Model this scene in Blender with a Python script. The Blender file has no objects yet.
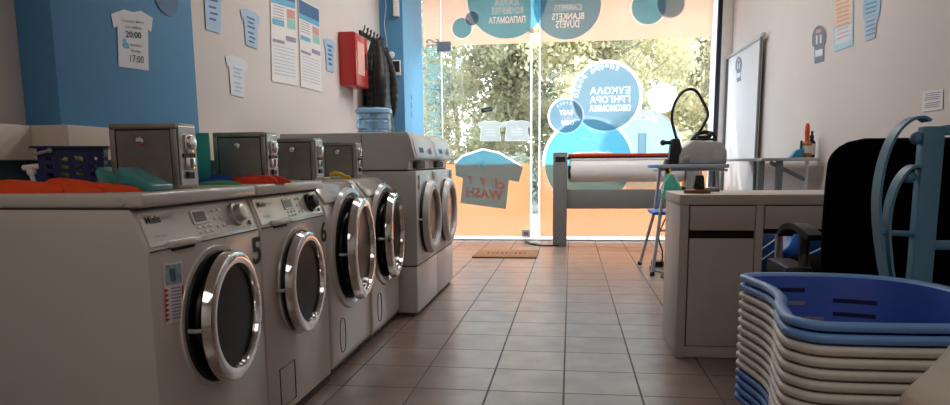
import bpy, bmesh, math, random
from mathutils import Vector, Matrix, noise
R = math.radians
PI = math.pi
random.seed(7)
sc = bpy.context.scene
col = bpy.context.collection
_ = [bpy.data.objects.remove(o) for o in list(bpy.data.objects)]

# ------------------------------------------------------------------ camera
F_PX, PPX, PPY = 693.14, 475.0, 264.67
YAW, PIT, ROL, H = -0.137546, 0.146222, -0.009519, 0.9025
cy_, sy_, cp_, sp_ = math.cos(YAW), math.sin(YAW), math.cos(PIT), math.sin(PIT)
FW = Vector((sy_ * cp_, cy_ * cp_, -sp_))
R0 = Vector((cy_, -sy_, 0))
U0 = R0.cross(FW)
RT = math.cos(ROL) * R0 + math.sin(ROL) * U0
UP = -math.sin(ROL) * R0 + math.cos(ROL) * U0
cam = bpy.data.cameras.new('camera')
cam.sensor_width = 36
cam.lens = F_PX / 950 * 36
cam.shift_y = (PPY - 202.5) / 950
cam.clip_start = 0.02
co = bpy.data.objects.new('camera', cam)
col.objects.link(co)
m3 = Matrix((RT, UP, -FW)).transposed()
co.matrix_world = Matrix.Translation((0, 0, H)) @ m3.to_4x4()
sc.camera = co


def ray(x, y):
    return FW + RT * ((x - PPX) / F_PX) - UP * ((y - PPY) / F_PX)


O_ = Vector((0, 0, H))


def on_x(x, y, X):
    d = ray(x, y)
    return O_ + d * (X / d.x)


def on_y(x, y, Y):
    d = ray(x, y)
    return O_ + d * (Y / d.y)


# ------------------------------------------------------------------ materials
def lin(c):
    return tuple(((v / 255) / 12.92 if v / 255 <= .04045 else ((v / 255 + .055) / 1.055) ** 2.4) for v in c)


MATS = {}


def mat(name, rgb, rough=.5, metal=0., var=.06, scale=9., bump=0., bscale=120., coat=0., trans=0., emis=0., spec=.5):
    if name in MATS:
        return MATS[name]
    m = bpy.data.materials.new(name)
    m.use_nodes = True
    nt = m.node_tree
    b = nt.nodes['Principled BSDF']
    c = lin(rgb)
    tc = nt.nodes.new('ShaderNodeTexCoord')
    nz = nt.nodes.new('ShaderNodeTexNoise')
    nz.inputs['Scale'].default_value = scale
    nz.inputs['Detail'].default_value = 4
    nt.links.new(tc.outputs['Object'], nz.inputs['Vector'])
    rp = nt.nodes.new('ShaderNodeValToRGB')
    rp.color_ramp.elements[0].position = .3
    rp.color_ramp.elements[1].position = .7
    rp.color_ramp.elements[0].color = (*[max(0, v * (1 - var)) for v in c], 1)
    rp.color_ramp.elements[1].color = (*[min(1, v * (1 + var)) for v in c], 1)
    nt.links.new(nz.outputs['Fac'], rp.inputs['Fac'])
    nt.links.new(rp.outputs['Color'], b.inputs['Base Color'])
    b.inputs['Roughness'].default_value = rough
    b.inputs['Metallic'].default_value = metal
    b.inputs['Specular IOR Level'].default_value = spec
    b.inputs['Coat Weight'].default_value = coat
    b.inputs['Coat Roughness'].default_value = .08
    if trans:
        b.inputs['Transmission Weight'].default_value = trans
    if emis:
        b.inputs['Emission Color'].default_value = (*c, 1)
        b.inputs['Emission Strength'].default_value = emis
    if bump:
        n2 = nt.nodes.new('ShaderNodeTexNoise')
        n2.inputs['Scale'].default_value = bscale
        n2.inputs['Detail'].default_value = 3
        nt.links.new(tc.outputs['Object'], n2.inputs['Vector'])
        bp = nt.nodes.new('ShaderNodeBump')
        bp.inputs['Strength'].default_value = bump
        bp.inputs['Distance'].default_value = .01
        nt.links.new(n2.outputs['Fac'], bp.inputs['Height'])
        nt.links.new(bp.outputs['Normal'], b.inputs['Normal'])
    MATS[name] = m
    return m


def film(name, rgb, opac=.8, transl=.6, clear_rgb=None, var=.05):
    """a thin printed film: some light goes straight through, the rest is diffused both ways"""
    if name in MATS:
        return MATS[name]
    m = bpy.data.materials.new(name)
    m.use_nodes = True
    nt = m.node_tree
    nt.nodes.clear()
    out = nt.nodes.new('ShaderNodeOutputMaterial')
    c = lin(rgb)
    tc = nt.nodes.new('ShaderNodeTexCoord')
    nz = nt.nodes.new('ShaderNodeTexNoise')
    nz.inputs['Scale'].default_value = 1.6
    nt.links.new(tc.outputs['Object'], nz.inputs['Vector'])
    rp = nt.nodes.new('ShaderNodeValToRGB')
    rp.color_ramp.elements[0].position = .35
    rp.color_ramp.elements[1].position = .65
    rp.color_ramp.elements[0].color = (*[v * (1 - var) for v in c], 1)
    rp.color_ramp.elements[1].color = (*[min(1, v * (1 + var)) for v in c], 1)
    nt.links.new(nz.outputs['Fac'], rp.inputs['Fac'])
    d = nt.nodes.new('ShaderNodeBsdfDiffuse')
    t = nt.nodes.new('ShaderNodeBsdfTranslucent')
    nt.links.new(rp.outputs['Color'], d.inputs['Color'])
    nt.links.new(rp.outputs['Color'], t.inputs['Color'])
    mx = nt.nodes.new('ShaderNodeMixShader')
    mx.inputs['Fac'].default_value = transl
    nt.links.new(d.outputs[0], mx.inputs[1])
    nt.links.new(t.outputs[0], mx.inputs[2])
    tr = nt.nodes.new('ShaderNodeBsdfTransparent')
    tr.inputs['Color'].default_value = (*(lin(clear_rgb) if clear_rgb else (1, 1, 1)), 1)
    m2 = nt.nodes.new('ShaderNodeMixShader')
    m2.inputs['Fac'].default_value = opac
    nt.links.new(tr.outputs[0], m2.inputs[1])
    nt.links.new(mx.outputs[0], m2.inputs[2])
    nt.links.new(m2.outputs[0], out.inputs['Surface'])
    MATS[name] = m
    return m


def clear_glass(name, tint=(245, 250, 250), refl=1.0, tr_rgb=None):
    if name in MATS:
        return MATS[name]
    m = bpy.data.materials.new(name)
    m.use_nodes = True
    nt = m.node_tree
    nt.nodes.clear()
    out = nt.nodes.new('ShaderNodeOutputMaterial')
    tr = nt.nodes.new('ShaderNodeBsdfTransparent')
    tr.inputs['Color'].default_value = (*lin(tint), 1)
    gl = nt.nodes.new('ShaderNodeBsdfGlossy')
    gl.inputs['Roughness'].default_value = .03
    fr = nt.nodes.new('ShaderNodeLayerWeight')
    fr.inputs['Blend'].default_value = .5
    pw = nt.nodes.new('ShaderNodeMath')
    pw.operation = 'POWER'
    pw.inputs[1].default_value = 5
    nt.links.new(fr.outputs['Facing'], pw.inputs[0])
    mu = nt.nodes.new('ShaderNodeMath')
    mu.operation = 'MULTIPLY_ADD'
    mu.inputs[1].default_value = .9 * refl
    mu.inputs[2].default_value = .03 * refl
    nt.links.new(pw.outputs[0], mu.inputs[0])
    mx = nt.nodes.new('ShaderNodeMixShader')
    nt.links.new(mu.outputs[0], mx.inputs['Fac'])
    nt.links.new(tr.outputs[0], mx.inputs[1])
    nt.links.new(gl.outputs[0], mx.inputs[2])
    nt.links.new(mx.outputs[0], out.inputs['Surface'])
    MATS[name] = m
    return m


def leaf_mat(name, rgb):
    m = mat(name, rgb, .6, var=.35, scale=2.5)
    nt = m.node_tree
    b = nt.nodes['Principled BSDF']
    out = nt.nodes['Material Output']
    t = nt.nodes.new('ShaderNodeBsdfTranslucent')
    rp = [n for n in nt.nodes if n.type == 'VALTORGB'][0]
    nt.links.new(rp.outputs['Color'], t.inputs['Color'])
    mx = nt.nodes.new('ShaderNodeMixShader')
    mx.inputs['Fac'].default_value = .45
    nt.links.new(b.outputs[0], mx.inputs[1])
    nt.links.new(t.outputs[0], mx.inputs[2])
    nt.links.new(mx.outputs[0], out.inputs['Surface'])
    return m


def tile_floor():
    m = bpy.data.materials.new('brown_floor_tiles')
    m.use_nodes = True
    nt = m.node_tree
    b = nt.nodes['Principled BSDF']
    tc = nt.nodes.new('ShaderNodeTexCoord')
    mp = nt.nodes.new('ShaderNodeMapping')
    mp.inputs['Location'].default_value = (.6193, -2.6507, 0)
    nt.links.new(tc.outputs['Object'], mp.inputs['Vector'])
    br = nt.nodes.new('ShaderNodeTexBrick')
    br.offset = 0
    br.squash = 1
    br.inputs['Scale'].default_value = 1
    br.inputs['Brick Width'].default_value = .3
    br.inputs['Row Height'].default_value = .3
    br.inputs['Mortar Size'].default_value = .0045
    br.inputs['Mortar Smooth'].default_value = .3
    br.inputs['Bias'].default_value = 0
    br.inputs['Color1'].default_value = (*lin((142, 124, 114)), 1)
    br.inputs['Color2'].default_value = (*lin((130, 113, 104)), 1)
    br.inputs['Mortar'].default_value = (*lin((66, 54, 48)), 1)
    nt.links.new(mp.outputs[0], br.inputs['Vector'])
    nz = nt.nodes.new('ShaderNodeTexNoise')
    nz.inputs['Scale'].default_value = 7
    nz.inputs['Detail'].default_value = 6
    nt.links.new(tc.outputs['Object'], nz.inputs['Vector'])
    rp = nt.nodes.new('ShaderNodeValToRGB')
    rp.color_ramp.elements[0].position = .3
    rp.color_ramp.elements[1].position = .72
    rp.color_ramp.elements[0].color = (.62, .56, .52, 1)
    rp.color_ramp.elements[1].color = (1.08, 1.03, 1, 1)
    nt.links.new(nz.outputs['Fac'], rp.inputs['Fac'])
    mx = nt.nodes.new('ShaderNodeMix')
    mx.data_type = 'RGBA'
    mx.blend_type = 'MULTIPLY'
    mx.inputs[0].default_value = 1
    nt.links.new(br.outputs['Color'], mx.inputs[6])
    nt.links.new(rp.outputs['Color'], mx.inputs[7])
    nt.links.new(mx.outputs[2], b.inputs['Base Color'])
    ad = nt.nodes.new('ShaderNodeMath')
    ad.operation = 'MULTIPLY_ADD'
    ad.inputs[1].default_value = .45
    ad.inputs[2].default_value = FLOOR_ROUGH
    nt.links.new(br.outputs['Fac'], ad.inputs[0])
    nt.links.new(ad.outputs[0], b.inputs['Roughness'])
    b.inputs['Specular IOR Level'].default_value = .85
    bp = nt.nodes.new('ShaderNodeBump')
    bp.inputs['Strength'].default_value = .35
    bp.inputs['Distance'].default_value = .004
    bp.invert = True
    nt.links.new(br.outputs['Fac'], bp.inputs['Height'])
    n3 = nt.nodes.new('ShaderNodeTexNoise')
    n3.inputs['Scale'].default_value = 22
    nt.links.new(tc.outputs['Object'], n3.inputs['Vector'])
    b2 = nt.nodes.new('ShaderNodeBump')
    b2.inputs['Strength'].default_value = .03
    b2.inputs['Distance'].default_value = .004
    nt.links.new(n3.outputs['Fac'], b2.inputs['Height'])
    nt.links.new(bp.outputs['Normal'], b2.inputs['Normal'])
    nt.links.new(bp.outputs['Normal'], b.inputs['Normal'])
    return m


FLOOR_ROUGH = .30
M_WALL = mat('warm_white_paint', (221, 212, 206), .75, var=.02, scale=2, bump=.05, bscale=60)
M_CEIL = mat('ceiling_paint', (225, 215, 205), .8, var=.02)
M_BLUE = mat('blue_paint', (84, 143, 186), .7, var=.03, scale=3, bump=.05, bscale=60)
M_BLUE_LIT = mat('window_lit_blue', (120, 185, 225), .6, var=.03)  # the column's blue, lightened to paint in window light on its side
M_LEDGE = mat('ledge_white', (222, 208, 194), .5, var=.02)
M_TEALWALL = mat('teal_grey_dado', (88, 112, 120), .6, var=.06)
M_ENAMEL = mat('white_enamel', (212, 204, 195), .28, var=.015, coat=.3)
M_ENAMEL2 = mat('white_enamel_gloss', (212, 206, 198), .2, var=.015, coat=.6)
M_DRYER = mat('grey_white_enamel', (204, 202, 198), .33, var=.015, coat=.2)
M_SEAM = mat('dark_seam', (70, 62, 56), .7)
M_CHROME = mat('chrome', (225, 222, 220), .09, 1., var=.01)
M_STEEL = mat('brushed_steel', (160, 156, 150), .38, .85, var=.12, scale=14)
M_STEEL_L = mat('light_steel', (200, 198, 194), .32, .55, var=.06)
M_BLACK = mat('black_plastic', (22, 21, 22), .5)
M_RUBBER = mat('black_rubber', (20, 19, 19), .6)
M_DRUM = mat('dark_drum', (46, 45, 45), .35, .8)
M_DOORGLASS = mat('dark_door_glass', (9, 9, 9), .22, spec=.06)
M_INK = mat('black_ink', (24, 22, 22), .6)
M_WHITE = mat('white_plastic', (236, 234, 230), .45, var=.02)
M_PAPER = mat('white_paper', (236, 230, 226), .6, var=.02)
M_DESK = mat('white_desk_laminate', (200, 190, 180), .5, var=.02)
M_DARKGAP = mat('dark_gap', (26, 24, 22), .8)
M_GREYMETAL = mat('grey_painted_metal', (112, 116, 118), .45, .3, var=.03)
M_GREY_L = mat('silver_tube', (188, 192, 194), .35, .6, var=.03)
M_STANDBLUE = mat('blue_grey_painted_iron', (84, 132, 158), .42, var=.05, scale=20)
M_FABRIC = mat('black_chair_fabric', (9, 9, 9), .95, var=.2, scale=80, spec=.04)
M_BASK_B = mat('basket_blue', (58, 92, 186), .42, var=.03)
M_BASK_L = mat('basket_pale_blue', (120, 166, 226), .4, var=.03)
M_BASK_W = mat('basket_white', (226, 218, 206), .42, var=.03)
M_BASK_D = mat('basket_mid_blue', (72, 120, 196), .42, var=.03)
M_NAVY = mat('navy_plastic', (16, 22, 84), .4)
M_ORANGE = mat('orange_cloth', (236, 78, 22), .75, var=.1, bump=.1, bscale=90)
M_RED_CLOTH = mat('red_orange_cloth', (226, 62, 28), .75, var=.1, bump=.1, bscale=90)
M_BLUE_CLOTH = mat('blue_cloth', (30, 66, 170), .7, var=.12)
M_GREEN_CLOTH = mat('green_cloth', (70, 150, 90), .8, var=.1)
M_LIME = mat('pale_green_cloth', (186, 214, 120), .8, var=.15)
M_TEAL = mat('teal_translucent_plastic', (96, 196, 190), .22, trans=.55, var=.05)
M_TEALB = mat('teal_plastic', (30, 160, 150), .4)
M_YELLOW = mat('yellow_plastic', (220, 180, 40), .5)
M_RED = mat('red_enamel', (186, 40, 34), .35, var=.03, coat=.3)
M_LABELRED = mat('pale_red_label', (226, 170, 160), .4)
M_COAT = mat('black_puffer_nylon', (10, 10, 11), .5, var=.2, bump=.25, bscale=30)
M_JUG = mat('water_bottle_blue', (150, 194, 230), .1, trans=.6, var=.02)
M_MAT = mat('brown_coir', (150, 104, 66), .95, var=.2, scale=60, bump=.5, bscale=300)
M_MATTEXT = mat('dark_brown_print', (84, 54, 36), .95)
M_ALU = mat('aluminium', (200, 200, 200), .35, .9, var=.03)
M_DARKFRAME = mat('dark_window_frame', (40, 44, 60), .4, .4)
M_WHITEFRAME = mat('white_window_frame', (240, 238, 232), .4)
M_ROLLER = mat('white_ironing_roll_cloth', (240, 238, 236), .8, var=.02)
M_REDBAR = mat('red_orange_guard', (214, 62, 26), .4)
M_PRESSGREY = mat('press_grey_metal', (128, 130, 128), .45, .1, var=.03)
M_IRONGREY = mat('ironing_station_grey', (168, 165, 160), .42)
M_BOARDBLUE = mat('ironing_cover_blue', (96, 160, 220), .7)
M_SEATBLUE = mat('blue_stool_pad', (50, 100, 190), .6)
M_WOOD = mat('brown_wood', (140, 88, 52), .5, var=.2, scale=30)
M_BAG = mat('blue_laundry_bag', (30, 90, 170), .3, var=.25, scale=12, coat=.4)
M_BAGW = mat('bag_highlight_white', (214, 228, 240), .4)
M_BIN = mat('beige_plastic', (188, 168, 146), .45, var=.02)
M_POSTBLUE = mat('poster_blue', (60, 104, 150), .5)
M_POSTCYAN = mat('poster_cyan', (96, 176, 210), .5)
M_POSTRED = mat('poster_red', (208, 152, 144), .5)
M_POSTGREEN = mat('poster_green', (150, 206, 194), .5)
M_LILAC = mat('poster_lilac', (150, 140, 170), .5)
M_STICKW = mat('sticker_pale_white', (222, 224, 230), .5, var=.02)
M_STICKB = mat('sticker_pale_blue', (168, 196, 220), .5, var=.05)
M_STICKBL = mat('sticker_blue_ink', (58, 98, 150), .5)
M_PEACHPAPER = mat('peach_paper', (240, 205, 178), .6)
M_PALECYAN = mat('pale_cyan_paper', (176, 216, 226), .6)
M_GLASS = clear_glass('window_glass')
M_BOWL = clear_glass('washer_door_bowl', (66, 64, 62), 1.2)
F_PEACH = film('peach_film', (232, 152, 104), .95, .5)
F_PEACH_T = film('peach_film_pale', (230, 178, 152), .96, .48)
F_CYAN = film('cyan_film', (104, 188, 212), .93, .52)
F_GREYBLUE = film('grey_blue_film', (122, 154, 172), .92, .5)
F_LCYAN = film('light_cyan_film', (168, 216, 228), .8, .55)
F_BLUEB = film('soft_blue_film', (122, 178, 200), .93, .52)
F_WHITE = film('white_film', (254, 254, 254), .96, .93, var=.0)
F_WHITE_T = film('white_film_thin', (226, 234, 240), .5, .3, var=.0)
F_TEALTXT = film('teal_letter_film', (104, 150, 158), .8, .6)
F_SHIRT = film('grey_teal_film', (92, 150, 168), .92, .42)
F_PINK = film('pink_letter_film', (236, 150, 138), .96, .6)


# ------------------------------------------------------------------ mesh builder
class MB:
    def __init__(self):
        self.v, self.f, self.mi, self.sm = [], [], [], []
        self.mats = []

    def m(self, material):
        if material not in self.mats:
            self.mats.append(material)
        return self.mats.index(material)

    def add(self, vs, fs, material, smooth=False, M=None):
        i0 = len(self.v)
        for v in vs:
            v = Vector(v)
            self.v.append(M @ v if M is not None else v)
        k = self.m(material)
        for f in fs:
            self.f.append([i + i0 for i in f])
            self.mi.append(k)
            self.sm.append(smooth)
        return self

    def box(self, x0, x1, y0, y1, z0, z1, material, bev=0., seg=2, M=None):
        if bev <= 0:
            vs = [(x, y, z) for x in (x0, x1) for y in (y0, y1) for z in (z0, z1)]
            fs = [(0, 1, 3, 2), (4, 6, 7, 5), (0, 4, 5, 1), (2, 3, 7, 6), (0, 2, 6, 4), (1, 5, 7, 3)]
            return self.add(vs, fs, material, False, M)
        bm = bmesh.new()
        bmesh.ops.create_cube(bm, size=1)
        for v in bm.verts:
            v.co = Vector(((x0 + x1) / 2 + v.co.x * (x1 - x0), (y0 + y1) / 2 + v.co.y * (y1 - y0), (z0 + z1) / 2 + v.co.z * (z1 - z0)))
        bev = min(bev, .49 * min(abs(x1 - x0), abs(y1 - y0), abs(z1 - z0)))
        bmesh.ops.bevel(bm, geom=bm.edges[:], offset=bev, segments=seg, profile=.5, affect='EDGES')
        return self.bm(bm, material, True, M)

    def bm(self, bm, material, smooth=True, M=None):
        bm.verts.index_update()
        self.add([v.co.copy() for v in bm.verts], [[v.index for v in f.verts] for f in bm.faces], material, smooth, M)
        bm.free()
        return self

    def prism(self, poly, axis, a0, a1, material, bev=0., M=None, seg=2):
        """poly of 2-D points; axis 'x': (y,z), 'y': (x,z), 'z': (x,y)"""
        def P(p, a):
            return {'x': (a, p[0], p[1]), 'y': (p[0], a, p[1]), 'z': (p[0], p[1], a)}[axis]
        bm = bmesh.new()
        lo = [bm.verts.new(P(p, a0)) for p in poly]
        hi = [bm.verts.new(P(p, a1)) for p in poly]
        n = len(poly)
        bm.faces.new(lo)
        bm.faces.new(hi[::-1])
        for i in range(n):
            j = (i + 1) % n
            bm.faces.new((lo[j], lo[i], hi[i], hi[j]))
        bmesh.ops.recalc_face_normals(bm, faces=bm.faces[:])
        if bev:
            bmesh.ops.bevel(bm, geom=bm.edges[:], offset=bev, segments=seg, profile=.5, affect='EDGES')
        return self.bm(bm, material, bool(bev), M)

    def lathe(self, prof, material, n=32, M=None, closed=False, smooth=True):
        """prof of (r, h) about local z"""
        vs, fs = [], []
        k = len(prof)
        for i in range(n):
            a = 2 * PI * i / n
            for r, h in prof:
                vs.append((r * math.cos(a), r * math.sin(a), h))
        for i in range(n):
            j = (i + 1) % n
            for q in range(k - 1 + (1 if closed else 0)):
                q2 = (q + 1) % k
                fs.append((i * k + q, j * k + q, j * k + q2, i * k + q2))
        if not closed:
            if prof[0][0] > 1e-5:
                fs.append([i * k for i in range(n)][::-1])
            if prof[-1][0] > 1e-5:
                fs.append([i * k + k - 1 for i in range(n)])
        return self.add(vs, fs, material, smooth, M)

    def tube(self, pts, r, material, n=8, flat=None, up=None, closed=False, M=None):
        """round (radius r, number or list) or flat=(w, t) bar swept along pts"""
        pts = [Vector(p) for p in pts]
        k = len(pts)
        vs, fs = [], []
        prev = None
        for i, p in enumerate(pts):
            a = pts[(i - 1) % k] if (i > 0 or closed) else p
            b = pts[(i + 1) % k] if (i < k - 1 or closed) else p
            t = (b - a).normalized()
            if up is not None:
                u = Vector(up)
                u = (u - t * u.dot(t)).normalized()
            elif prev is None:
                u = Vector((0, 0, 1)) if abs(t.z) < .9 else Vector((1, 0, 0))
                u = (u - t * u.dot(t)).normalized()
            else:
                u = (prev - t * prev.dot(t)).normalized()
            prev = u
            w = t.cross(u)
            rr = r[i] if isinstance(r, (list, tuple)) else r
            if flat:
                for s, q in ((1, 1), (-1, 1), (-1, -1), (1, -1)):
                    vs.append(p + u * (s * flat[0] / 2) + w * (q * flat[1] / 2))
            else:
                for q in range(n):
                    an = 2 * PI * q / n
                    vs.append(p + u * (rr * math.cos(an)) + w * (rr * math.sin(an)))
        c = 4 if flat else n
        for i in range(k - 1 + (1 if closed else 0)):
            j = (i + 1) % k
            for q in range(c):
                q2 = (q + 1) % c
                fs.append((i * c + q, i * c + q2, j * c + q2, j * c + q))
        if not closed:
            fs.append(list(range(c))[::-1])
            fs.append([(k - 1) * c + q for q in range(c)])
        return self.add(vs, fs, material, not flat, M)

    def ball(self, c, r, material, n=16, M=None, sc_=(1, 1, 1)):
        bm = bmesh.new()
        bmesh.ops.create_uvsphere(bm, u_segments=n, v_segments=max(6, n // 2), radius=1)
        for v in bm.verts:
            v.co = Vector((c[0] + v.co.x * r * sc_[0], c[1] + v.co.y * r * sc_[1], c[2] + v.co.z * r * sc_[2]))
        return self.bm(bm, material, True, M)

    def quadface(self, pts, material, M=None):
        return self.add(pts, [tuple(range(len(pts)))], material, False, M)

    def build(self, name, parent=None, origin=None, ang=35):
        """links as ONE object; vertices are given in world space (or in the frame of `origin`/root)"""
        me = bpy.data.meshes.new(name)
        off = Vector((0, 0, 0))
        if parent is not None:
            off = Vector(parent.get('_o', (0, 0, 0)))
        elif origin is not None:
            off = Vector(origin)
        me.from_pydata([v - off for v in self.v], [], self.f)
        for mm in self.mats:
            me.materials.append(mm)
        me.polygons.foreach_set('material_index', self.mi)
        me.polygons.foreach_set('use_smooth', self.sm)
        me.update()
        try:
            me.set_sharp_from_angle(angle=R(ang))
        except Exception:
            pass
        o = bpy.data.objects.new(name, me)
        col.objects.link(o)
        if parent is not None:
            o.parent = parent
            o['_o'] = list(off)
        elif origin is not None:
            o.location = off
            o['_o'] = list(off)
        else:
            o['_o'] = [0, 0, 0]
        return o


def tag(o, label, cat, group=None):
    o['label'] = label
    o['category'] = cat
    if group:
        o['group'] = group
    return o


def root(name, loc, label, cat, group=None):
    o = bpy.data.objects.new(name, None)
    o.empty_display_size = .1
    o.location = loc
    o['_o'] = list(loc)
    col.objects.link(o)
    return tag(o, label, cat, group)


def struct(mb, name, parent=None):
    o = mb.build(name, parent)
    o['kind'] = 'structure'
    return o


_tcache = {}


def text_geo(s, bold=False):
    key = (s, bold)
    if key in _tcache:
        return _tcache[key]
    c = bpy.data.curves.new('t', 'FONT')
    c.body = s
    c.resolution_u = 3
    if bold:
        c.offset = .022
    o = bpy.data.objects.new('t', c)
    col.objects.link(o)
    dg = bpy.context.evaluated_depsgraph_get()
    dg.update()
    me = bpy.data.meshes.new_from_object(o.evaluated_get(dg))
    vs = [v.co.copy() for v in me.vertices]
    fs = [list(p.vertices) for p in me.polygons]
    bpy.data.objects.remove(o)
    bpy.data.curves.remove(c)
    bpy.data.meshes.remove(me)
    xs = [v.x for v in vs]
    ys = [v.y for v in vs]
    _tcache[key] = (vs, fs, min(xs), max(xs), min(ys), max(ys))
    return _tcache[key]


def text(mb, s, centre, u, v, width, height, material, bold=False):
    """flat lettering filling width x height about centre, reading along u with v up"""
    vs, fs, x0, x1, y0, y1 = text_geo(s, bold)
    u = Vector(u).normalized()
    v = Vector(v).normalized()
    c = Vector(centre)
    out = [c + u * (((p.x - x0) / (x1 - x0) - .5) * width) + v * (((p.y - y0) / (y1 - y0) - .5) * height) for p in vs]
    mb.add(out, fs, material)


def disc_pts(c, r, u, v, n=48):
    return [Vector(c) + Vector(u) * (r * math.cos(2 * PI * i / n)) + Vector(v) * (r * math.sin(2 * PI * i / n)) for i in range(n)]


def annulus(mb, c, r0, r1, u, v, material, n=48):
    a = disc_pts(c, r0, u, v, n)
    b = disc_pts(c, r1, u, v, n)
    mb.add(a + b, [(i, (i + 1) % n, n + (i + 1) % n, n + i) for i in range(n)], material)


def quad_frame(p):
    """maps (s,t) in the unit square to the quad p = TL, TR, BR, BL"""
    TL, TR, BR, BL = [Vector(q) for q in p]
    return lambda s, t: (TL * (1 - s) + TR * s) * (1 - t) + (BL * (1 - s) + BR * s) * t


# ------------------------------------------------------------------ the room
LX, RX, GY, BY, CZ = -1.95, 1.70, 8.08, -2.6, 3.0
M_TILE = tile_floor()
b = MB(); b.box(LX - .2, RX + .2, BY - .2, GY + .06, -.12, 0, M_TILE); struct(b, 'floor')
b = MB(); b.box(LX - .2, RX + .2, BY - .2, GY + .06, CZ, CZ + .15, M_CEIL); struct(b, 'ceiling')
b = MB(); b.box(LX - .2, LX, BY, GY + .06, 0, CZ, M_WALL); b.box(LX, LX + .004, BY, 7.15, 0, .93, M_TEALWALL); struct(b, 'wall_left')
b = MB(); b.box(RX, RX + .2, BY, GY + .06, 0, CZ, M_WALL); struct(b, 'wall_right')
b = MB(); b.box(LX - .2, RX + .2, BY - .2, BY, 0, CZ, M_WALL); struct(b, 'wall_rear')
# blue columns on the left wall
b = MB(); b.box(LX, -1.81, 2.305, 3.25, 0, CZ, M_BLUE, .004); struct(b, 'column_near')
b = MB(); b.box(LX, -1.71, 7.15, GY, 0, CZ, M_BLUE, .004); b.box(-1.71, -1.705, 7.15, GY, 0, CZ, M_BLUE_LIT); struct(b, 'column_far')
# white service ledge that follows the wall and the column
b = MB()
b.box(LX, -1.86, BY, 2.22, .925, 1.045, M_LEDGE, .004)
b.box(LX, -1.72, 2.2205, 3.29, .925, 1.045, M_LEDGE, .004)
b.box(LX, -1.86, 3.2905, 3.93, .925, 1.045, M_LEDGE, .004)
struct(b, 'trim_1')
# aluminium channel under the glass, side frames

M_EDGE = film('bright_edge_film', (252, 254, 254), .97, .9, var=0)  # white translucent film, stands in for light gleaming along glass edges
b = MB(); b.box(-1.705, RX, GY - .03, GY + .05, 0, .012, M_ALU, .002); b.box(-1.705, 1.5, GY - .012, GY + .012, .0125, .0355, M_EDGE); struct(b, 'trim_2')  # white film strip painted in for sunlight on the channel

# ------------------------------------------------------------------ shop front: glass panes, door and frames
w1 = MB(); w1.box(-1.70, -1.487, GY - .005, GY + .005, .036, CZ - .06, M_GLASS); struct(w1, 'window_1')
dr = MB(); dr.box(-1.48, -.463, GY - .006, GY + .006, .04, CZ - .06, M_GLASS); door = struct(dr, 'door_1')
w2 = MB(); w2.box(-.351, 1.50, GY - .005, GY + .005, .036, CZ - .06, M_GLASS); win2 = struct(w2, 'window_2')
# polished glass edges, their bright gleam put in as white film
b = MB(); b.box(-1.488, -1.480, GY - .01, GY + .01, .036, CZ - .06, M_EDGE); b.box(-.463, -.445, GY - .014, GY + .014, .036, CZ - .06, M_EDGE)
b.build('edge_trim', door)
b = MB(); b.box(-.445, -.368, GY - .005, GY + .005, .036, CZ - .06, M_GLASS); b.box(-.368, -.352, GY - .014, GY + .014, .036, CZ - .06, M_EDGE)
struct(b, 'window_3')
hg = MB(); hg.box(-1.53, -1.37, GY - .03, GY + .03, 2.16, 2.27, mat('clamp_grey', (158, 158, 172), .35), .006); hg.build('hinge_clamp', door)
hg = MB(); hg.box(-.56, -.46, GY - .035, GY + .03, .04, .125, M_WHITE, .008); hg.box(-.535, -.485, GY - .038, GY - .034, .06, .10, M_STEEL); hg.build('bottom_clamp', door)
hg = MB()
hg.lathe([(.022, -.04), (.026, -.03), (.026, .03), (.022, .04)], M_STEEL, 16, Matrix.Translation((-.452, GY, 2.36)) @ Matrix.Rotation(PI / 2, 4, 'X'))
hg.build('pivot_bolt', door)
b = MB(); b.box(1.545, 1.592, GY - .06, GY + .06, 0, CZ, M_DARKFRAME, .004); b.box(1.50, 1.545, GY - .03, GY + .03, 0, CZ, M_EDGE); b.build('window_frame', win2)
b = MB(); b.box(1.592, RX, GY - .075, GY + .06, 0, CZ, M_WHITEFRAME, .006); struct(b, 'trim_3')
b = MB(); b.box(-1.705, RX, GY - .05, GY + .05, CZ - .06, CZ, M_ALU); struct(b, 'trim_4')

# ------------------------------------------------------------------ films and lettering on the glass (read from outside: mirrored in here)
UX, UM, UZ = Vector((1, 0, 0)), Vector((-1, 0, 0)), Vector((0, 0, 1))


def G(px, py, d=.008):
    return on_y(px, py, GY - d)


_scache = {}


def text_splines(st, bold=False):
    key = (st, bold)
    if key in _scache:
        return _scache[key]
    c = bpy.data.curves.new('t', 'FONT')
    c.body = st
    if bold:
        c.offset = .022
    o = bpy.data.objects.new('t', c)
    col.objects.link(o)
    dg = bpy.context.evaluated_depsgraph_get()
    dg.update()
    cv = o.evaluated_get(dg).to_curve(dg)
    out = []
    for sp in cv.splines:
        out.append([(bp.co.copy(), bp.handle_left.copy(), bp.handle_right.copy()) for bp in sp.bezier_points])
    o.evaluated_get(dg).to_curve_clear()
    bpy.data.objects.remove(o)
    bpy.data.curves.remove(c)
    _scache[key] = out
    return out


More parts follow.
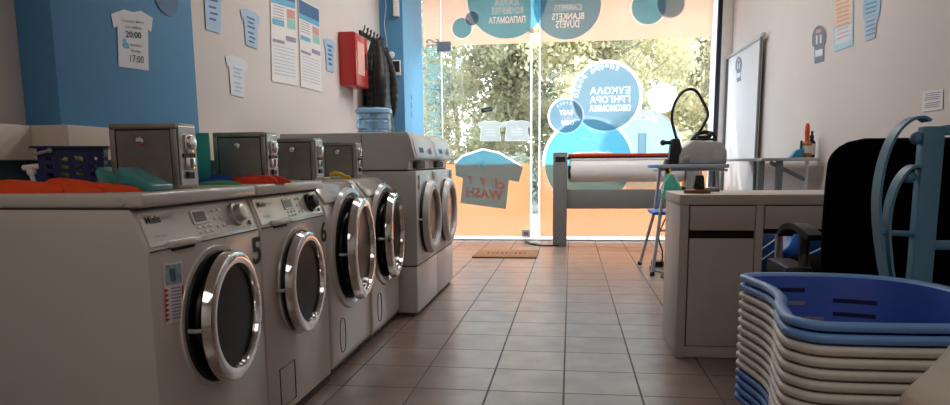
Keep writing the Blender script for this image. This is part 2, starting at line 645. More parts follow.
def cut_disc(mb, c, r, texts, material, rot=0., tries=3):
    """a disc in the window plane with letters cut out of it; texts: (string, centre, u, v, width, height, bold)"""
    cu = bpy.data.curves.new('d', 'CURVE')
    cu.dimensions = '2D'
    cu.fill_mode = 'BOTH'
    cu.resolution_u = 3

    def loop(pts):
        sp = cu.splines.new('BEZIER')
        sp.bezier_points.add(len(pts) - 1)
        for bp, (p, l, q) in zip(sp.bezier_points, pts):
            bp.handle_left_type = bp.handle_right_type = 'FREE'
            bp.co, bp.handle_left, bp.handle_right = (*p, 0), (*l, 0), (*q, 0)
        sp.use_cyclic_u = True
    K = 1000.0
    n = 16
    hh = 4 / 3 * math.tan(PI / 2 / n) * r
    pts = []
    for i in range(n):
        a = 2 * PI * i / n + rot
        p = Vector((r * math.cos(a), r * math.sin(a))); t = Vector((-math.sin(a), math.cos(a)))
        pts.append(((p) * K, (p - t * hh) * K, (p + t * hh) * K))
    loop(pts)
    for st, cc, u, v, w_, h_, bold in texts:
        vs, fs, x0, x1, y0, y1 = text_geo(st, bold)
        u = Vector(u).normalized(); v = Vector(v).normalized()

        def T(p):
            q = Vector(cc) + u * (((p.x - x0) / (x1 - x0) - .5) * w_) + v * (((p.y - y0) / (y1 - y0) - .5) * h_) - Vector(c)
            return Vector((q.x, q.z)) * K
        for sp in text_splines(st, bold):
            loop([(T(a), T(b_), T(d_)) for a, b_, d_ in sp])
    o = bpy.data.objects.new('d', cu)
    col.objects.link(o)
    dg = bpy.context.evaluated_depsgraph_get()
    dg.update()
    me = bpy.data.meshes.new_from_object(o.evaluated_get(dg))
    area = sum(p.area for p in me.polygons) / K / K
    if area < .8 * PI * r * r and tries > 0:
        bpy.data.objects.remove(o)
        bpy.data.curves.remove(cu)
        bpy.data.meshes.remove(me)
        return cut_disc(mb, c, r, texts if tries > 1 else (), material, rot + .037, tries - 1)
    mb.add([Vector(c) + Vector((q.co.x / K, 0, q.co.y / K)) for q in me.vertices], [list(p.vertices) for p in me.polygons], material)
    bpy.data.objects.remove(o)
    bpy.data.curves.remove(cu)
    bpy.data.meshes.remove(me)


def film_rect(name, x0, x1, z0, z1, d, material, label, group=None):
    mb = MB()
    mb.quadface([(x0, GY - d, z0), (x1, GY - d, z0), (x1, GY - d, z1), (x0, GY - d, z1)], material)
    return tag(mb.build(name, None, ((x0 + x1) / 2, GY - d, z0)), label, 'window film', group)


gf = 'peach window films'
film_rect('window_film', -1.478, -.466, 2.225, CZ - .08, .0085, F_PEACH_T, 'peach film band across the top of the glass door', gf)
film_rect('window_film', -.348, 1.498, 2.225, CZ - .08, .0085, F_PEACH_T, 'peach film band across the top of the wide fixed pane', gf)
film_rect('window_film', -1.69, -1.495, 2.225, CZ - .08, .0085, F_PEACH_T, 'narrow peach film at the top of the slim side pane by the blue column', gf)
film_rect('window_film', -1.478, -.466, .045, .885, .0085, F_PEACH, 'peach film covering the lower part of the glass door', gf)
film_rect('window_film', -.348, 1.498, .045, .875, .0085, F_PEACH, 'peach film along the bottom of the wide fixed pane behind the ironer', gf)


def bubble(px, py, rpx, fill, label, ring=None, d=.012, ringw=.02, texts=(), arc=None, n=56):
    c = G(px, py, d)
    k = GY / F_PX * 1.012
    r = rpx * k
    rt = root('bubble_decal', c, label, 'window sticker', 'round stickers on the shop window')
    rin = r - (ringw if ring else 0)
    items = []
    for st, tx, ty, tw, th, tm, bold in texts:
        items.append((st, G(tx, ty, d), UM, UZ, tw * k, th * k, bold, tm))
    if arc:
        st, rr, a0, a1, hh = arc       # angles measured from +x counter-clockwise as seen from inside
        for i, ch in enumerate(st):
            if ch == ' ':
                continue
            a = R(a0 + (a1 - a0) * i / (len(st) - 1))
            p = c + UX * (rr * k * math.cos(a)) + UZ * (rr * k * math.sin(a))
            vv = UX * math.cos(a) + UZ * math.sin(a)
            uu = -(UX * math.sin(a) - UZ * math.cos(a))
            vs, fs, x0, x1, y0, y1 = text_geo(ch)
            items.append((ch, p, uu, vv, hh * k * (x1 - x0) * 1.25, hh * k * (1 if (y1 - y0) > .6 else .75), False, F_WHITE))
    mb = MB()
    if items:
        cut_disc(mb, c, rin, [it[:7] for it in items], fill)
    else:
        mb.quadface(disc_pts(c, rin, UX, UZ, n), fill)
    mb.build('disc', rt)
    if ring:
        mb = MB()
        annulus(mb, c, rin + .0005, r, UX, UZ, ring, n)
        mb.build('ring', rt)
    if items:
        na = len(texts)
        for st, p, uu, vv, w_, h_, bold, tm in items[:na]:
            mb = MB()
            text(mb, st, p + Vector((0, -.0006, 0)), uu, vv, w_, h_, tm, bold)
            mb.build('text_line', rt)
        if len(items) > na:
            mb = MB()
            for st, p, uu, vv, w_, h_, bold, tm in items[na:]:
                text(mb, st, p + Vector((0, -.0006, 0)), uu, vv, w_, h_, tm, bold)
            mb.build('curved_text_line', rt)
    return rt


bubble(507, -3, 38, F_CYAN, 'large cyan round sticker with mirrored Greek words at the top of the glass door', texts=(
    ('ΠΑΠΛΩΜΑΤΑ', 507, 19.8, 35, 6.2, F_WHITE, True), ('ΚΟΥΒΕΡΤΕΣ', 507, 10.5, 30, 6, F_WHITE_T, False), ('ΧΑΛΙΑ', 507, 2.2, 24, 6, F_WHITE_T, False)))
bubble(567, 4.7, 31.5, F_BLUEB, 'grey-blue round sticker with mirrored words BLANKETS DUVETS at the pane top', d=.0125, texts=(
    ('DUVETS', 567.5, 24, 22, 7, F_WHITE, True), ('BLANKETS', 568, 16.2, 30, 6.2, F_WHITE, True), ('CARPETS', 568, 7.5, 26, 5.5, F_WHITE_T, False)))
bubble(462, 28, 10.8, F_CYAN, 'small teal round sticker with pale ring on the upper left of the glass door', F_WHITE, ringw=.018)
bubble(472, 18.5, 7.8, F_GREYBLUE, 'smallest pale ringed round sticker overlapping the teal one on the glass door', F_WHITE, d=.014, ringw=.016)
bubble(648.7, 7, 17, F_CYAN, 'cyan round sticker with white ring at the top right of the wide pane', F_WHITE, ringw=.02)
bubble(671, 4, 13, F_GREYBLUE, 'grey-blue round sticker beside the cyan one at the top right of the wide pane', F_WHITE_T, d=.014, ringw=.012)
bubble(606, 97, 34, F_GREYBLUE, 'large grey-blue round sticker with three mirrored Greek words above the ironer', F_WHITE, d=.018, ringw=.032, texts=(
    ('ΕΥΚΟΛΑ', 610, 90.5, 37, 6.4, F_WHITE, False), ('ΓΡΗΓΟΡΑ', 610, 99.3, 37, 6.4, F_WHITE, False), ('ΟΙΚΟΝΟΜΙΚΑ', 610, 108, 38.5, 6.2, F_WHITE, True)),
    arc=('καθαρά ρούχα', 28, 70, 176, 5.2))
bubble(566, 116, 17.4, F_GREYBLUE, 'small grey-blue round sticker with mirrored words EASY FAST CHEAP', F_WHITE, d=.022, ringw=.02, texts=(
    ('EASY', 566, 112.3, 13, 4.6, F_WHITE, False), ('FAST', 566.5, 117.6, 11, 4.6, F_WHITE_T, False), ('CHEAP', 567.5, 122.8, 12, 4.4, F_WHITE, True)),
    arc=('clean', 12.4, 70, 130, 2.6))
bubble(588, 163, 44, F_CYAN, 'largest bright cyan round sticker rising behind the roller of the ironer', F_WHITE, d=.0145, ringw=.032, texts=(
    ('πλύσιμο', 593, 133, 19, 4.2, F_WHITE_T, False), ('& στέγνωμα', 590, 138.5, 29, 4.2, F_WHITE_T, False), ('σιδέρωμα', 591, 144.5, 30, 4.2, F_WHITE_T, False)))
bubble(641, 151, 39, F_LCYAN, 'pale cyan round sticker with a faint figure one beside the ironing machine', F_WHITE_T, d=.0105, ringw=.032, texts=(
    ('1', 642, 146, 8, 24, F_GREYBLUE, True), ('ΩΡΑ', 655, 143, 12, 5, F_WHITE_T, False)), arc=('πλύσιμο σε', 32, 66, 128, 4.6))
bubble(663, 98, 13.4, F_WHITE, 'plain white round sticker above the hose of the ironing machine', d=.0125)

# vertical lettering on the slim side pane
mb = MB()
p = G(433.5, 86, .011)
text(mb, 'SELF SERVICE LAUNDRY', on_y(433.5, 98, GY - .011), (0, 0, -1), (-1, 0, 0), 1.32, .155, F_TEALTXT, True)
tag(mb.build('vertical_lettering', None, p), 'tall teal mirrored lettering SELF SERVICE LAUNDRY running down the slim side pane', 'window lettering')

# T-shirt decals
SHIRT = [(0, .1), (.3, 0), (.5, .035), (.7, 0), (1, .1), (.97, .34), (.88, .30), (.93, 1), (.07, 1), (.12, .30), (.03, .34)]


def shirt_on(quad, d=(0, 0, 0)):
    Q = quad_frame(quad)
    return [Q(s, t) + Vector(d) for s, t in SHIRT]


big = [G(455, 163), G(463, 156), G(483, 149.5), G(499, 153), G(523, 167), G(519, 182), G(509, 180), G(506, 209), G(460.5, 203), G(463, 178), G(456, 176)]
c0 = G(485, 180)
rt = root('shirt_decal', c0, 'large teal T-shirt sticker with pink mirrored lettering across the glass door', 'window sticker')
mb = MB(); mb.quadface([q + Vector((0, -.006, 0)) for q in big], F_SHIRT); mb.build('shirt_shape', rt)
mb = MB()
for a, bb in ((0, 1), (1, 2), (2, 3), (3, 4)):
    mb.tube([big[a] + Vector((0, -.008, 0)), big[bb] + Vector((0, -.008, 0))], .012, F_WHITE, flat=(.026, .002), up=(0, 0, 1))
mb.build('shoulder_edge', rt)
mb = MB()
sl = Vector((1, 0, -.12)).normalized()
for s, px, py, w, h in (('cl', 500, 184.0, .115, .12), ('v', 483.5, 181.6, .085, .09), ('r', 469.5, 179.8, .05, .09)):
    text(mb, s, G(px, py, .018), -sl, UZ, w, h, F_PINK, True)
text(mb, 'WASH', G(484.5, 193.6, .018), -sl, UZ, .43, .118, F_PINK, True)
mb.build('lettering', rt)
rt2 = MB()
for px, py, r in ((480, 161.5, .03), (484, 165, .035), (478.5, 165, .02)):
    rt2.quadface(disc_pts(G(px, py, .018), r, UX, UZ, 20), F_LCYAN)
rt2.build('bubble_print', rt)
for i, (a, bb) in enumerate((((478.5, 121), (502.5, 141)), ((503, 120.5), (531, 141)))):
    q = [G(a[0], a[1]), G(bb[0], a[1]), G(bb[0], bb[1]), G(a[0], bb[1])]
    r_ = root('shirt_outline_decal', q[0], ['small white T-shirt sticker on the glass door, further from its free edge', 'small white T-shirt sticker on the glass door close to its free edge'][i], 'window sticker', 'small white shirt stickers on the door')
    mb = MB(); mb.quadface(shirt_on(q, (0, -.004, 0)), F_WHITE_T); mb.build('shirt_shape', r_)
    mb = MB()
    pl = shirt_on(q, (0, -.006, 0))
    mb.tube(pl, .006, F_WHITE, flat=(.018, .002), up=(0, 1, 0), closed=True)
    Q = quad_frame(q)
    for t in (.42, .56, .70):
        mb.tube([Q(.3, t) + Vector((0, -.006, 0)), Q(.7, t) + Vector((0, -.006, 0))], .005, F_WHITE, flat=(.012, .002), up=(0, 1, 0))
    mb.build('outline', r_)
mb = MB()
q = [G(481, 108.5), G(492, 107), G(492.5, 111), G(481.5, 112.8)]
mb.quadface(q, mat('dark_sticker', (52, 54, 60), .5))
Q = quad_frame(q)
mb.quadface([Q(.25, .3) + Vector((0, -.003, 0)), Q(.9, .3) + Vector((0, -.003, 0)), Q(.9, .7) + Vector((0, -.003, 0)), Q(.25, .7) + Vector((0, -.003, 0))], mat('grey_print', (150, 150, 152), .5))
tag(mb.build('small_sticker', None, q[0]), 'tiny dark rectangular sticker above the small white T-shirts on the glass door', 'sticker')

# ------------------------------------------------------------------ washing machines
RY = Matrix.Rotation(PI / 2, 4, 'Y')


def door_assembly(rt, fx, y0, yc, zc, r, ang, kind, yh=None):
    """porthole door hinged on its far side; local outward direction is +x"""
    yh = yc if yh is None else yh
    hinge = Vector((fx + .009, y0 + yc + r, zc))
    M = Matrix.Translation(hinge) @ Matrix.Rotation(R(ang), 4, 'Z') @ Matrix.Translation((0, -r, 0)) @ RY
    thick = {'a': .038, 'b': .05, 'c': .05}[kind]
    w = {'a': .23, 'b': .22, 'c': .26}[kind] * r
    ring_m = {'a': M_CHROME, 'b': M_CHROME, 'c': M_DRYER}[kind]
    mb = MB()
    prof = [(r - w, thick * .55), (r - w * .9, thick * .92), (r - w * .55, thick), (r - w * .2, thick * .86), (r - .002, thick * .5), (r, thick * .28), (r - .004, thick * .2), (r - w, thick * .2)]
    mb.lathe(prof, ring_m, 56, M, closed=True)
    d = mb.build('door', rt)
    mb = MB()
    mb.lathe([(r - w * 1.02, -.004), (r - .03, -.004), (r - .026, thick * .19), (r - w * 1.02, thick * .19)], M_RUBBER, 48, M, closed=True)
    mb.build('door_back_rim', d)
    mb = MB()
    ri = r - w
    mb.lathe([(ri, thick * .55), (ri * .9, thick * .3), (ri * .72, -.02), (ri * .6, -.05), (ri * .3, -.062), (.001, -.064)], M_DOORGLASS if kind != 'c' else mat('grey_tinted_glass', (40, 40, 42), .12), 40, M)
    mb.build('door_glass', d)
    mb = MB()
    a = Matrix.Translation((0, 0, 0))
    # latch hook on the free edge
    P = [M @ Vector(q) for q in ((0, -r * .93, .012), (0, -r * 1.02, .01), (0, -r * 1.05, -.004), (0, -r * 1.03, -.02))]
    mb.tube(P, .006, M_STEEL_L, 6)
    mb.build('latch', d)
    # hole with gasket and drum in the cabinet front
    Mh = Matrix.Translation((fx, y0 + yh, zc)) @ RY
    mb = MB()
    rh = r * .88
    mb.lathe([(rh + .022, .002), (rh + .018, .014), (rh, .012), (rh * .94, .004), (.001, .003)], M_RUBBER, 48, Mh)
    mb.build('door_gasket', rt)
    mb = MB()
    mb.tube([Mh @ Vector((.75 * rh * math.cos(t), .75 * rh * math.sin(t), .006)) for t in [2 * PI * i / 40 for i in range(40)]], .012, M_DRUM, 8, closed=True)
    mb.build('drum_rim', rt)
    if kind == 'a':
        mb = MB()
        mb.lathe([(r + .012, 0), (r + .01, .006), (rh + .02, .006), (rh + .02, 0)], M_ENAMEL2, 48, Mh, closed=True)
        mb.build('door_recess', rt)


def side_screws(mb, fx, y0, zs):
    for z in zs:
        mb.lathe([(.012, 0), (.01, .004), (.001, .005)], M_DRYER, 12, Matrix.Translation((fx - .055, y0, z)) @ Matrix.Rotation(PI / 2, 4, 'X'))


def washer_a(y0, digit, label, w=.598, ang=3.5, hinge=.5, knob=None):
    """front loader with a flat slanted panel, separate lid and a big chrome porthole"""
    fx, bx = -.99, -1.69
    rt = root('washing_machine', (fx - .35, y0 + w / 2, 0), label, 'washing machine', 'washing machines along the wall')
    mb = MB()
    mb.prism([(bx, .03), (fx, .03), (fx, .695), (fx - .004, .705), (fx - .038, .800), (bx, .801)], 'y', y0, y0 + w, M_ENAMEL, .006)
    mb.build('cabinet', rt)
    mb = MB(); mb.box(bx, fx - .004, y0 - .001, y0 + w + .001, .804, .838, M_ENAMEL, .008, 3)
    side_screws(mb, fx, y0 - .001, (.82,))
    mb.build('lid', rt)
    mb = MB(); mb.box(bx, fx - .03, y0 + .004, y0 + w - .004, .796, .8045, M_SEAM); mb.build('lid_gasket', rt)
    # slanted panel frame
    o = Vector((fx - .0035, y0, .706)); e = Vector((fx - .0375, y0, .799)) - o; v = e.normalized(); n = Vector((v.z, 0, -v.x)); u = Vector((0, 1, 0)); hgt = e.length

    def P(s, t, d=0):
        return o + u * (s * w) + e * t + n * d
    mb = MB()
    mb.add([P(.03, .02, .0015), P(.97, .02, .0015), P(.97, .97, .0015), P(.03, .97, .0015)], [(0, 1, 2, 3)], M_ENAMEL2)
    mb.tube([Vector((fx + .001, y0 + .01, .698)), Vector((fx + .001, y0 + w - .01, .698))], .002, M_SEAM, 6)
    pn = mb.build('control_panel', rt)
    Mp = Matrix.Translation(o) @ Matrix((u, v, n)).transposed().to_4x4()
    mb = MB(); mb.box(.40 * w, .53 * w, .38 * hgt, .80 * hgt, .001, .005, M_STEEL_L, .002, 1, Mp); mb.box(.415 * w, .515 * w, .45 * hgt, .74 * hgt, .0045, .006, mat('lcd_grey_green', (78, 82, 80), .2), 0, 1, Mp); mb.build('display', pn)
    for i in range(2):
        for k in range(3):
            mb = MB(); mb.box((.42 + k * .05) * w, (.445 + k * .05) * w, (.12 + i * .14) * hgt, (.19 + i * .14) * hgt, .001, .005, M_WHITE, .001, 1, Mp); mb.build('button', pn)
    for i in range(3):
        for k in range(2):
            mb = MB(); mb.box((.59 + k * .055) * w, (.615 + k * .055) * w, (.2 + i * .24) * hgt, (.28 + i * .24) * hgt, .001, .005, M_WHITE, .001, 1, Mp); mb.build('button', pn)
    mb = MB(); mb.lathe([(.036, .001), (.034, .012), (.027, .014), (.024, .034), (.02, .036), (.001, .036)], knob or M_STEEL_L, 28, Mp @ Matrix.Translation((.80 * w, .5 * hgt, 0))); mb.build('dial_knob', pn)
    mb = MB(); mb.lathe([(.008, .001), (.007, .008), (.001, .009)], M_STEEL, 12, Mp @ Matrix.Translation((.92 * w, .18 * hgt, 0))); mb.build('button', pn)
    mb = MB()
    text(mb, 'Miele', P(.115, .70, .003), u, v, .062, .02, M_INK, True)
    mb.build('brand_lettering', pn); mb = MB()
    text(mb, 'PROFESSIONAL', P(.20, .70, .003), u, v, .07, .009, mat('grey_print', (150, 150, 152), .5))
    mb.build('small_lettering', pn); mb = MB()
    text(mb, 'PW 5065', P(.13, .26, .003), u, v, .05, .008, mat('grey_print', (150, 150, 152), .5))
    mb.build('model_lettering', pn)
    mb = MB(); mb.box(fx - .012, fx + .012, y0 + .09, y0 + .235, .698, .716, M_ENAMEL2, .005); mb.box(fx - .006, fx + .006, y0 + .1, y0 + .2, .690, .699, M_DARKGAP); mb.build('detergent_drawer', rt)
    door_assembly(rt, fx, y0, hinge - .189, .479, .189, ang, 'a', .312)
    mb = MB(); text(mb, digit, (fx + .0015, y0 + w * .955, .632), u, UZ, .062, .086, M_INK, True); mb.build('number', rt)
    # service flap and plinth
    mb = MB()
    mb.tube([(fx + .001, y0 + .09, .06), (fx + .001, y0 + .22, .06), (fx + .001, y0 + .22, .20), (fx + .001, y0 + .09, .20)], .0022, M_SEAM, 6, closed=True)
    mb.build('service_flap', rt)
    mb = MB(); mb.box(bx, fx - .004, y0 + .004, y0 + w - .004, 0, .031, M_SEAM); mb.build('plinth', rt)
    return rt


def washer_b(y0, label, w=.575, digit=None, ang=5):
    """rounder front loader with a glossy sloped top edge and an oversized chrome door"""
    fx, bx = -.99, -1.69
    rt = root('washing_machine', (fx - .35, y0 + w / 2, 0), label, 'washing machine', 'washing machines along the wall')
    mb = MB()
    mb.prism([(bx, .03), (fx - .012, .03), (fx, .05), (fx, .66), (fx - .02, .735), (fx - .075, .806), (fx - .11, .828), (bx, .832)], 'y', y0, y0 + w, M_ENAMEL2, .02, None, 4)
    mb.build('cabinet', rt)
    # glossy sloped cover over the controls
    o = Vector((fx - .018, y0, .732)); e = Vector((fx - .078, y0, .808)) - o; v = e.normalized(); n = Vector((v.z, 0, -v.x)); u = Vector((0, 1, 0))
    Mp = Matrix.Translation(o) @ Matrix((u, v, n)).transposed().to_4x4()
    mb = MB(); mb.box(.05 * w, .95 * w, .004, e.length - .004, .0, .012, mat('clear_glossy_cover', (196, 194, 190), .08, coat=1.), .008, 3, Mp); pn = mb.build('control_cover', rt)
    mb = MB(); mb.lathe([(.03, .01), (.028, .022), (.022, .026), (.001, .026)], M_STEEL, 24, Mp @ Matrix.Translation((.85 * w, e.length * .5, 0))); mb.build('dial_knob', pn)
    # lids of the soap compartments on top
    for k in range(4):
        mb = MB(); mb.lathe([(.05, 0), (.05, .006), (.044, .009), (.001, .009)], M_STEEL_L, 24, Matrix.Translation((fx - .2, y0 + .1 + k * .125, .831))); mb.build('soap_lid', rt)
    # oval funnel round the door
    Mh = Matrix.Translation((fx, y0 + w * .5, .525)) @ RY
    mb = MB(); mb.lathe([(.275, -.004), (.268, .012), (.25, .016), (.235, .006), (.235, -.004)], M_ENAMEL2, 56, Mh, closed=True); mb.build('door_surround', rt)
    door_assembly(rt, fx, y0, w * .5, .525, .235, ang, 'b')
    mb = MB()
    ov = []
    for i in range(32):
        t = 2 * PI * i / 32
        ov.append((fx + .001, y0 + .14 + .038 * math.copysign(abs(math.cos(t)) ** .7, math.cos(t)), .155 + .075 * math.copysign(abs(math.sin(t)) ** .8, math.sin(t))))
    mb.tube(ov, .002, M_SEAM, 6, closed=True); mb.build('drain_flap', rt)
    mb = MB(); mb.box(bx, fx - .03, y0 + .006, y0 + w - .006, 0, .031, M_SEAM); mb.build('plinth', rt)
    if digit:
        mb = MB(); text(mb, digit, (fx + .0015, y0 + w * .93, .715), u, UZ, .04, .085, M_INK, True); mb.build('number', rt)
    return rt


washer_a(1.505, '5', 'white washing machine numbered 5 with an ajar chrome porthole, nearest the camera', ang=4.5, hinge=.505)
washer_a(2.112, '6', 'white washing machine numbered 6 with chrome porthole and black knob', ang=2, hinge=.474, knob=M_BLACK)
washer_b(2.735, 'glossy white washing machine with oversized chrome door standing right beside the number 6 machine', digit=None)
washer_b(3.335, 'glossy white washing machine with oversized chrome door beside the tall dryers', digit='8')


def dryer(y0, label, w=.62, mark=None):
    fx, bx, zt = -.885, -1.70, 1.08
    rt = root('tumble_dryer', (fx - .4, y0 + w / 2, 0), label, 'tumble dryer', 'tall dryers')
    mb = MB(); mb.box(bx, fx, y0, y0 + w, .305, .858, M_DRYER, .008); mb.build('cabinet', rt)
    mb = MB(); mb.box(bx, fx - .004, y0 + .002, y0 + w - .002, .02, .298, M_DRYER, .008)
    mb.box(bx, fx - .03, y0 + .01, y0 + w - .01, 0, .02, M_SEAM); mb.box(bx + .01, fx - .008, y0 + .006, y0 + w - .006, .297, .306, M_SEAM); mb.build('plinth', rt)
    # control head, panel leaning back, set over a finger recess
    mb = MB()
    mb.prism([(bx, .865), (fx - .045, .865), (fx - .045, .915), (fx - .002, .93), (fx - .03, 1.05), (fx - .045, zt), (bx, zt)], 'y', y0, y0 + w, M_DRYER, .007)
    mb.box(bx + .01, fx - .05, y0 + .005, y0 + w - .005, .857, .866, M_SEAM)
    mb.box(-1.2035, -1.2, y0 - .0015, y0 + .002, .875, 1.07, M_SEAM)
    hd = mb.build('control_head', rt)
    o = Vector((fx - .003, y0, .935)); e = Vector((fx - .03, y0, 1.048)) - o; v = e.normalized(); n = Vector((v.z, 0, -v.x)); u = Vector((0, 1, 0))
    Mp = Matrix.Translation(o) @ Matrix((u, v, n)).transposed().to_4x4()
    mb = MB(); mb.box(.06 * w, .94 * w, .003, e.length - .002, .0, .004, mat('pale_blue_grey_panel', (196, 206, 214), .3), .003, 2, Mp); pn = mb.build('control_panel', hd)
    mb = MB(); mb.lathe([(.022, .003), (.02, .02), (.001, .021)], M_STEEL_L, 20, Mp @ Matrix.Translation((.72 * w, .045, 0))); mb.box(.25 * w, .42 * w, .03, .06, .003, .006, M_BLACK, 0, 1, Mp); mb.build('dial_and_display', hd)
    mb = MB(); mb.box(fx - .044, fx - .02, y0 + .12, y0 + .36, .87, .912, M_SEAM, .004); mb.build('finger_recess', hd)
    door_assembly(rt, fx, y0, w * .46, .572, .226, 0, 'c')
    if mark:
        mb = MB(); text(mb, mark, (fx + .0015, y0 + .07, .79), u, UZ, .05, .09, M_INK, True); mb.build('number', rt)
    mb = MB(); mb.box(fx - .001, fx + .006, y0 + w * .5 + .18, y0 + w * .5 + .26, .80, .85, M_STEEL, .003); mb.build('door_latch_plate', rt)
    return rt


dryer(3.945, 'tall grey-white tumble dryer beside the washing machine row, its grey side in view', mark='0')
dryer(4.572, 'tall grey-white tumble dryer at the far end of the row by the door')

# ------------------------------------------------------------------ coin boxes on the machines
def coin_box(x1, y0, zt, label, wd=.195, dp=.10, hg=.179):
    x0 = x1 - wd
    rt = root('coin_box', ((x0 + x1) / 2, y0 + dp / 2, zt), label, 'coin box', 'steel coin boxes on the machines')
    mb = MB()
    t = .016
    mb.box(x0, x1, y0 + .004, y0 + dp, zt + .001, zt + hg, M_STEEL, .003)
    mb.box(x0, x1, y0 - .004, y0 + .006, zt + hg - t, zt + hg, M_STEEL, .002)
    mb.box(x0, x0 + t, y0 - .004, y0 + .006, zt + .001, zt + hg - t, M_STEEL, .002)
    mb.box(x1 - t, x1, y0 - .004, y0 + .006, zt + .001, zt + hg - t, M_STEEL, .002)
    mb.build('case', rt)
    mb = MB(); mb.box(x0 + t + .003, x1 - t - .003, y0 - .003, y0 + .003, zt + .004, zt + hg - t - .003, mat('door_steel', (150, 146, 140), .4, .8, var=.2, scale=10), .0015, 1); d = mb.build('door', rt)
    mb = MB(); mb.lathe([(.012, 0), (.011, .005), (.006, .007), (.001, .007)], M_CHROME, 20, Matrix.Translation((x0 + wd * .47, y0 - .003, zt + hg * .73)) @ Matrix.Rotation(PI / 2, 4, 'X')); mb.build('lock', d)
    mb = MB(); mb.box(x0 + t, x1 - t, y0 - .001, y0 + .0035, zt + .001, zt + hg - t, M_DARKGAP); mb.build('door_gap', rt)
    # coin selector on the side that faces the aisle
    mb = MB(); mb.box(x1, x1 + .004, y0 + .006, y0 + dp - .006, zt + .01, zt + hg - .008, M_STEEL_L, .002, 1); pl = mb.build('selector_plate', rt)
    mb = MB(); mb.box(x1 + .004, x1 + .010, y0 + .030, y0 + .074, zt + .098, zt + .150, M_CHROME, .003); mb.lathe([(.02, 0), (.019, .008), (.012, .010), (.001, .01)], M_CHROME, 20, Matrix.Translation((x1 + .009, y0 + .055, zt + .127)) @ RY); mb.build('coin_dial', pl)
    mb = MB(); mb.box(x1 + .004, x1 + .008, y0 + .018, y0 + .078, zt + .086, zt + .097, M_BLACK); mb.build('coin_slot', pl)
    mb = MB(); mb.box(x1 + .004, x1 + .011, y0 + .028, y0 + .076, zt + .052, zt + .086, M_CHROME, .003); mb.box(x1 + .01, x1 + .016, y0 + .048, y0 + .054, zt + .056, zt + .083, M_STEEL); mb.build('return_lever', pl)
    mb = MB(); mb.box(x1 + .004, x1 + .012, y0 + .03, y0 + .062, zt + .028, zt + .047, M_BLACK, .002, 1); mb.build('return_slot', pl)
    return rt


coin_box(-1.06, 1.78, .838, 'brushed steel coin box on the number 5 machine behind the teal scoops')
coin_box(-1.075, 2.37, .838, 'brushed steel coin box on the number 6 machine behind the red-orange cloth')
coin_box(-1.085, 2.875, .834, 'brushed steel coin box on the glossy washer beside the number 6 machine', .185)
coin_box(-1.10, 3.50, .834, 'brushed steel coin box nearest the tall dryers, behind a yellow clip', .18)

# ------------------------------------------------------------------ things lying on the machines
def blob(name, cx, cy, z, rx, ry, h, material, label, cat, seed, rot=0., lobes=0, amp=.25, fold=9.):
    """a crumpled cloth or glove lying on a top"""
    nr, na = 16, 72
    vs = []
    for i in range(nr + 1):
        q = i / nr
        for k in range(na):
            a = 2 * PI * k / na
            e = 1 + amp * noise.noise(Vector((math.cos(a) * 1.6 + seed, math.sin(a) * 1.6, seed * .7)))
            if lobes:
                dd = math.cos(a)
                if dd > .45:
                    e *= 1 + .22 * math.sin(a * lobes * 2 + seed)
            x = math.cos(a) * rx * q * e
            y = math.sin(a) * ry * q * e
            nzv = noise.noise(Vector((x * fold + seed, y * fold * 2.2, seed))) * .55 + noise.noise(Vector((x * fold * 2.7, y * fold * 5 + seed, 1.3))) * .3
            rid = abs(math.sin((x * 1.2 + y * 3.1) * fold * 1.3 + seed * 2 + nzv * 2.5))
            zz = h * (1 - q ** 2.2) ** .55 * (.55 + .35 * nzv + .35 * rid) + .002
            ca, sa = math.cos(rot), math.sin(rot)
            vs.append((cx + x * ca - y * sa, cy + x * sa + y * ca, z + max(.002, zz)))
    fs = []
    for i in range(nr):
        for k in range(na):
            k2 = (k + 1) % na
            fs.append((i * na + k, (i + 1) * na + k, (i + 1) * na + k2, i * na + k2))
    base = [(v[0], v[1], z + .0005) for v in vs[nr * na:]]
    n0 = len(vs)
    vs += base
    for k in range(na):
        k2 = (k + 1) % na
        fs.append((nr * na + k, n0 + k, n0 + k2, nr * na + k2))
    fs.append([n0 + k for k in range(na)][::-1])
    mb = MB()
    mb.add(vs, fs, material, True)
    return tag(mb.build(name, None, (cx, cy, z), ang=70), label, cat)


ZT = .838
blob('crumpled_cloth', -1.34, 1.60, ZT, .23, .05, .036, M_ORANGE, 'long bright orange crumpled cloth in front of the navy basket', 'cloth', 3.1, .06, lobes=5, amp=.3, fold=10)
blob('crumpled_cloth', -1.075, 2.30, ZT, .105, .05, .034, M_RED_CLOTH, 'red-orange crumpled cloth in front of the coin box on machine 6', 'cloth', 8.3, .1, lobes=4)
blob('crumpled_cloth', -1.215, 2.275, ZT, .07, .06, .036, M_BLUE_CLOTH, 'dark blue crumpled cloth between the two nearest coin boxes', 'cloth', 5.7, .2)
blob('crumpled_cloth', -1.155, 2.17, ZT, .075, .03, .014, M_GREEN_CLOTH, 'flat green folded cloth under the blue crumpled cloth', 'cloth', 1.9, 0.1, amp=.1)


def scoop(cx, cy, label, flip=1):
    """wedge-shaped translucent scoop lying on its back"""
    mb = MB()
    w2, L, hh = .048, .10, .062
    out = [(-L / 2 + .014, 0), (-L / 2, hh * .8), (-L / 2 + .012, hh), (0, hh * .62), (L / 2, .014), (L / 2 - .004, 0)]
    mb.prism([(cx + flip * p[0], ZT + .001 + p[1]) for p in out], 'y', cy - w2, cy + w2, M_TEAL, .004, None, 3)
    return tag(mb.build('plastic_scoop', None, (cx, cy, ZT)), label, 'scoop', 'teal scoops')


scoop(-1.085, 1.665, 'translucent teal plastic wedge in front of the coin box on machine 5')
scoop(-1.24, 1.80, 'translucent teal plastic wedge between the navy basket and the nearest coin box')

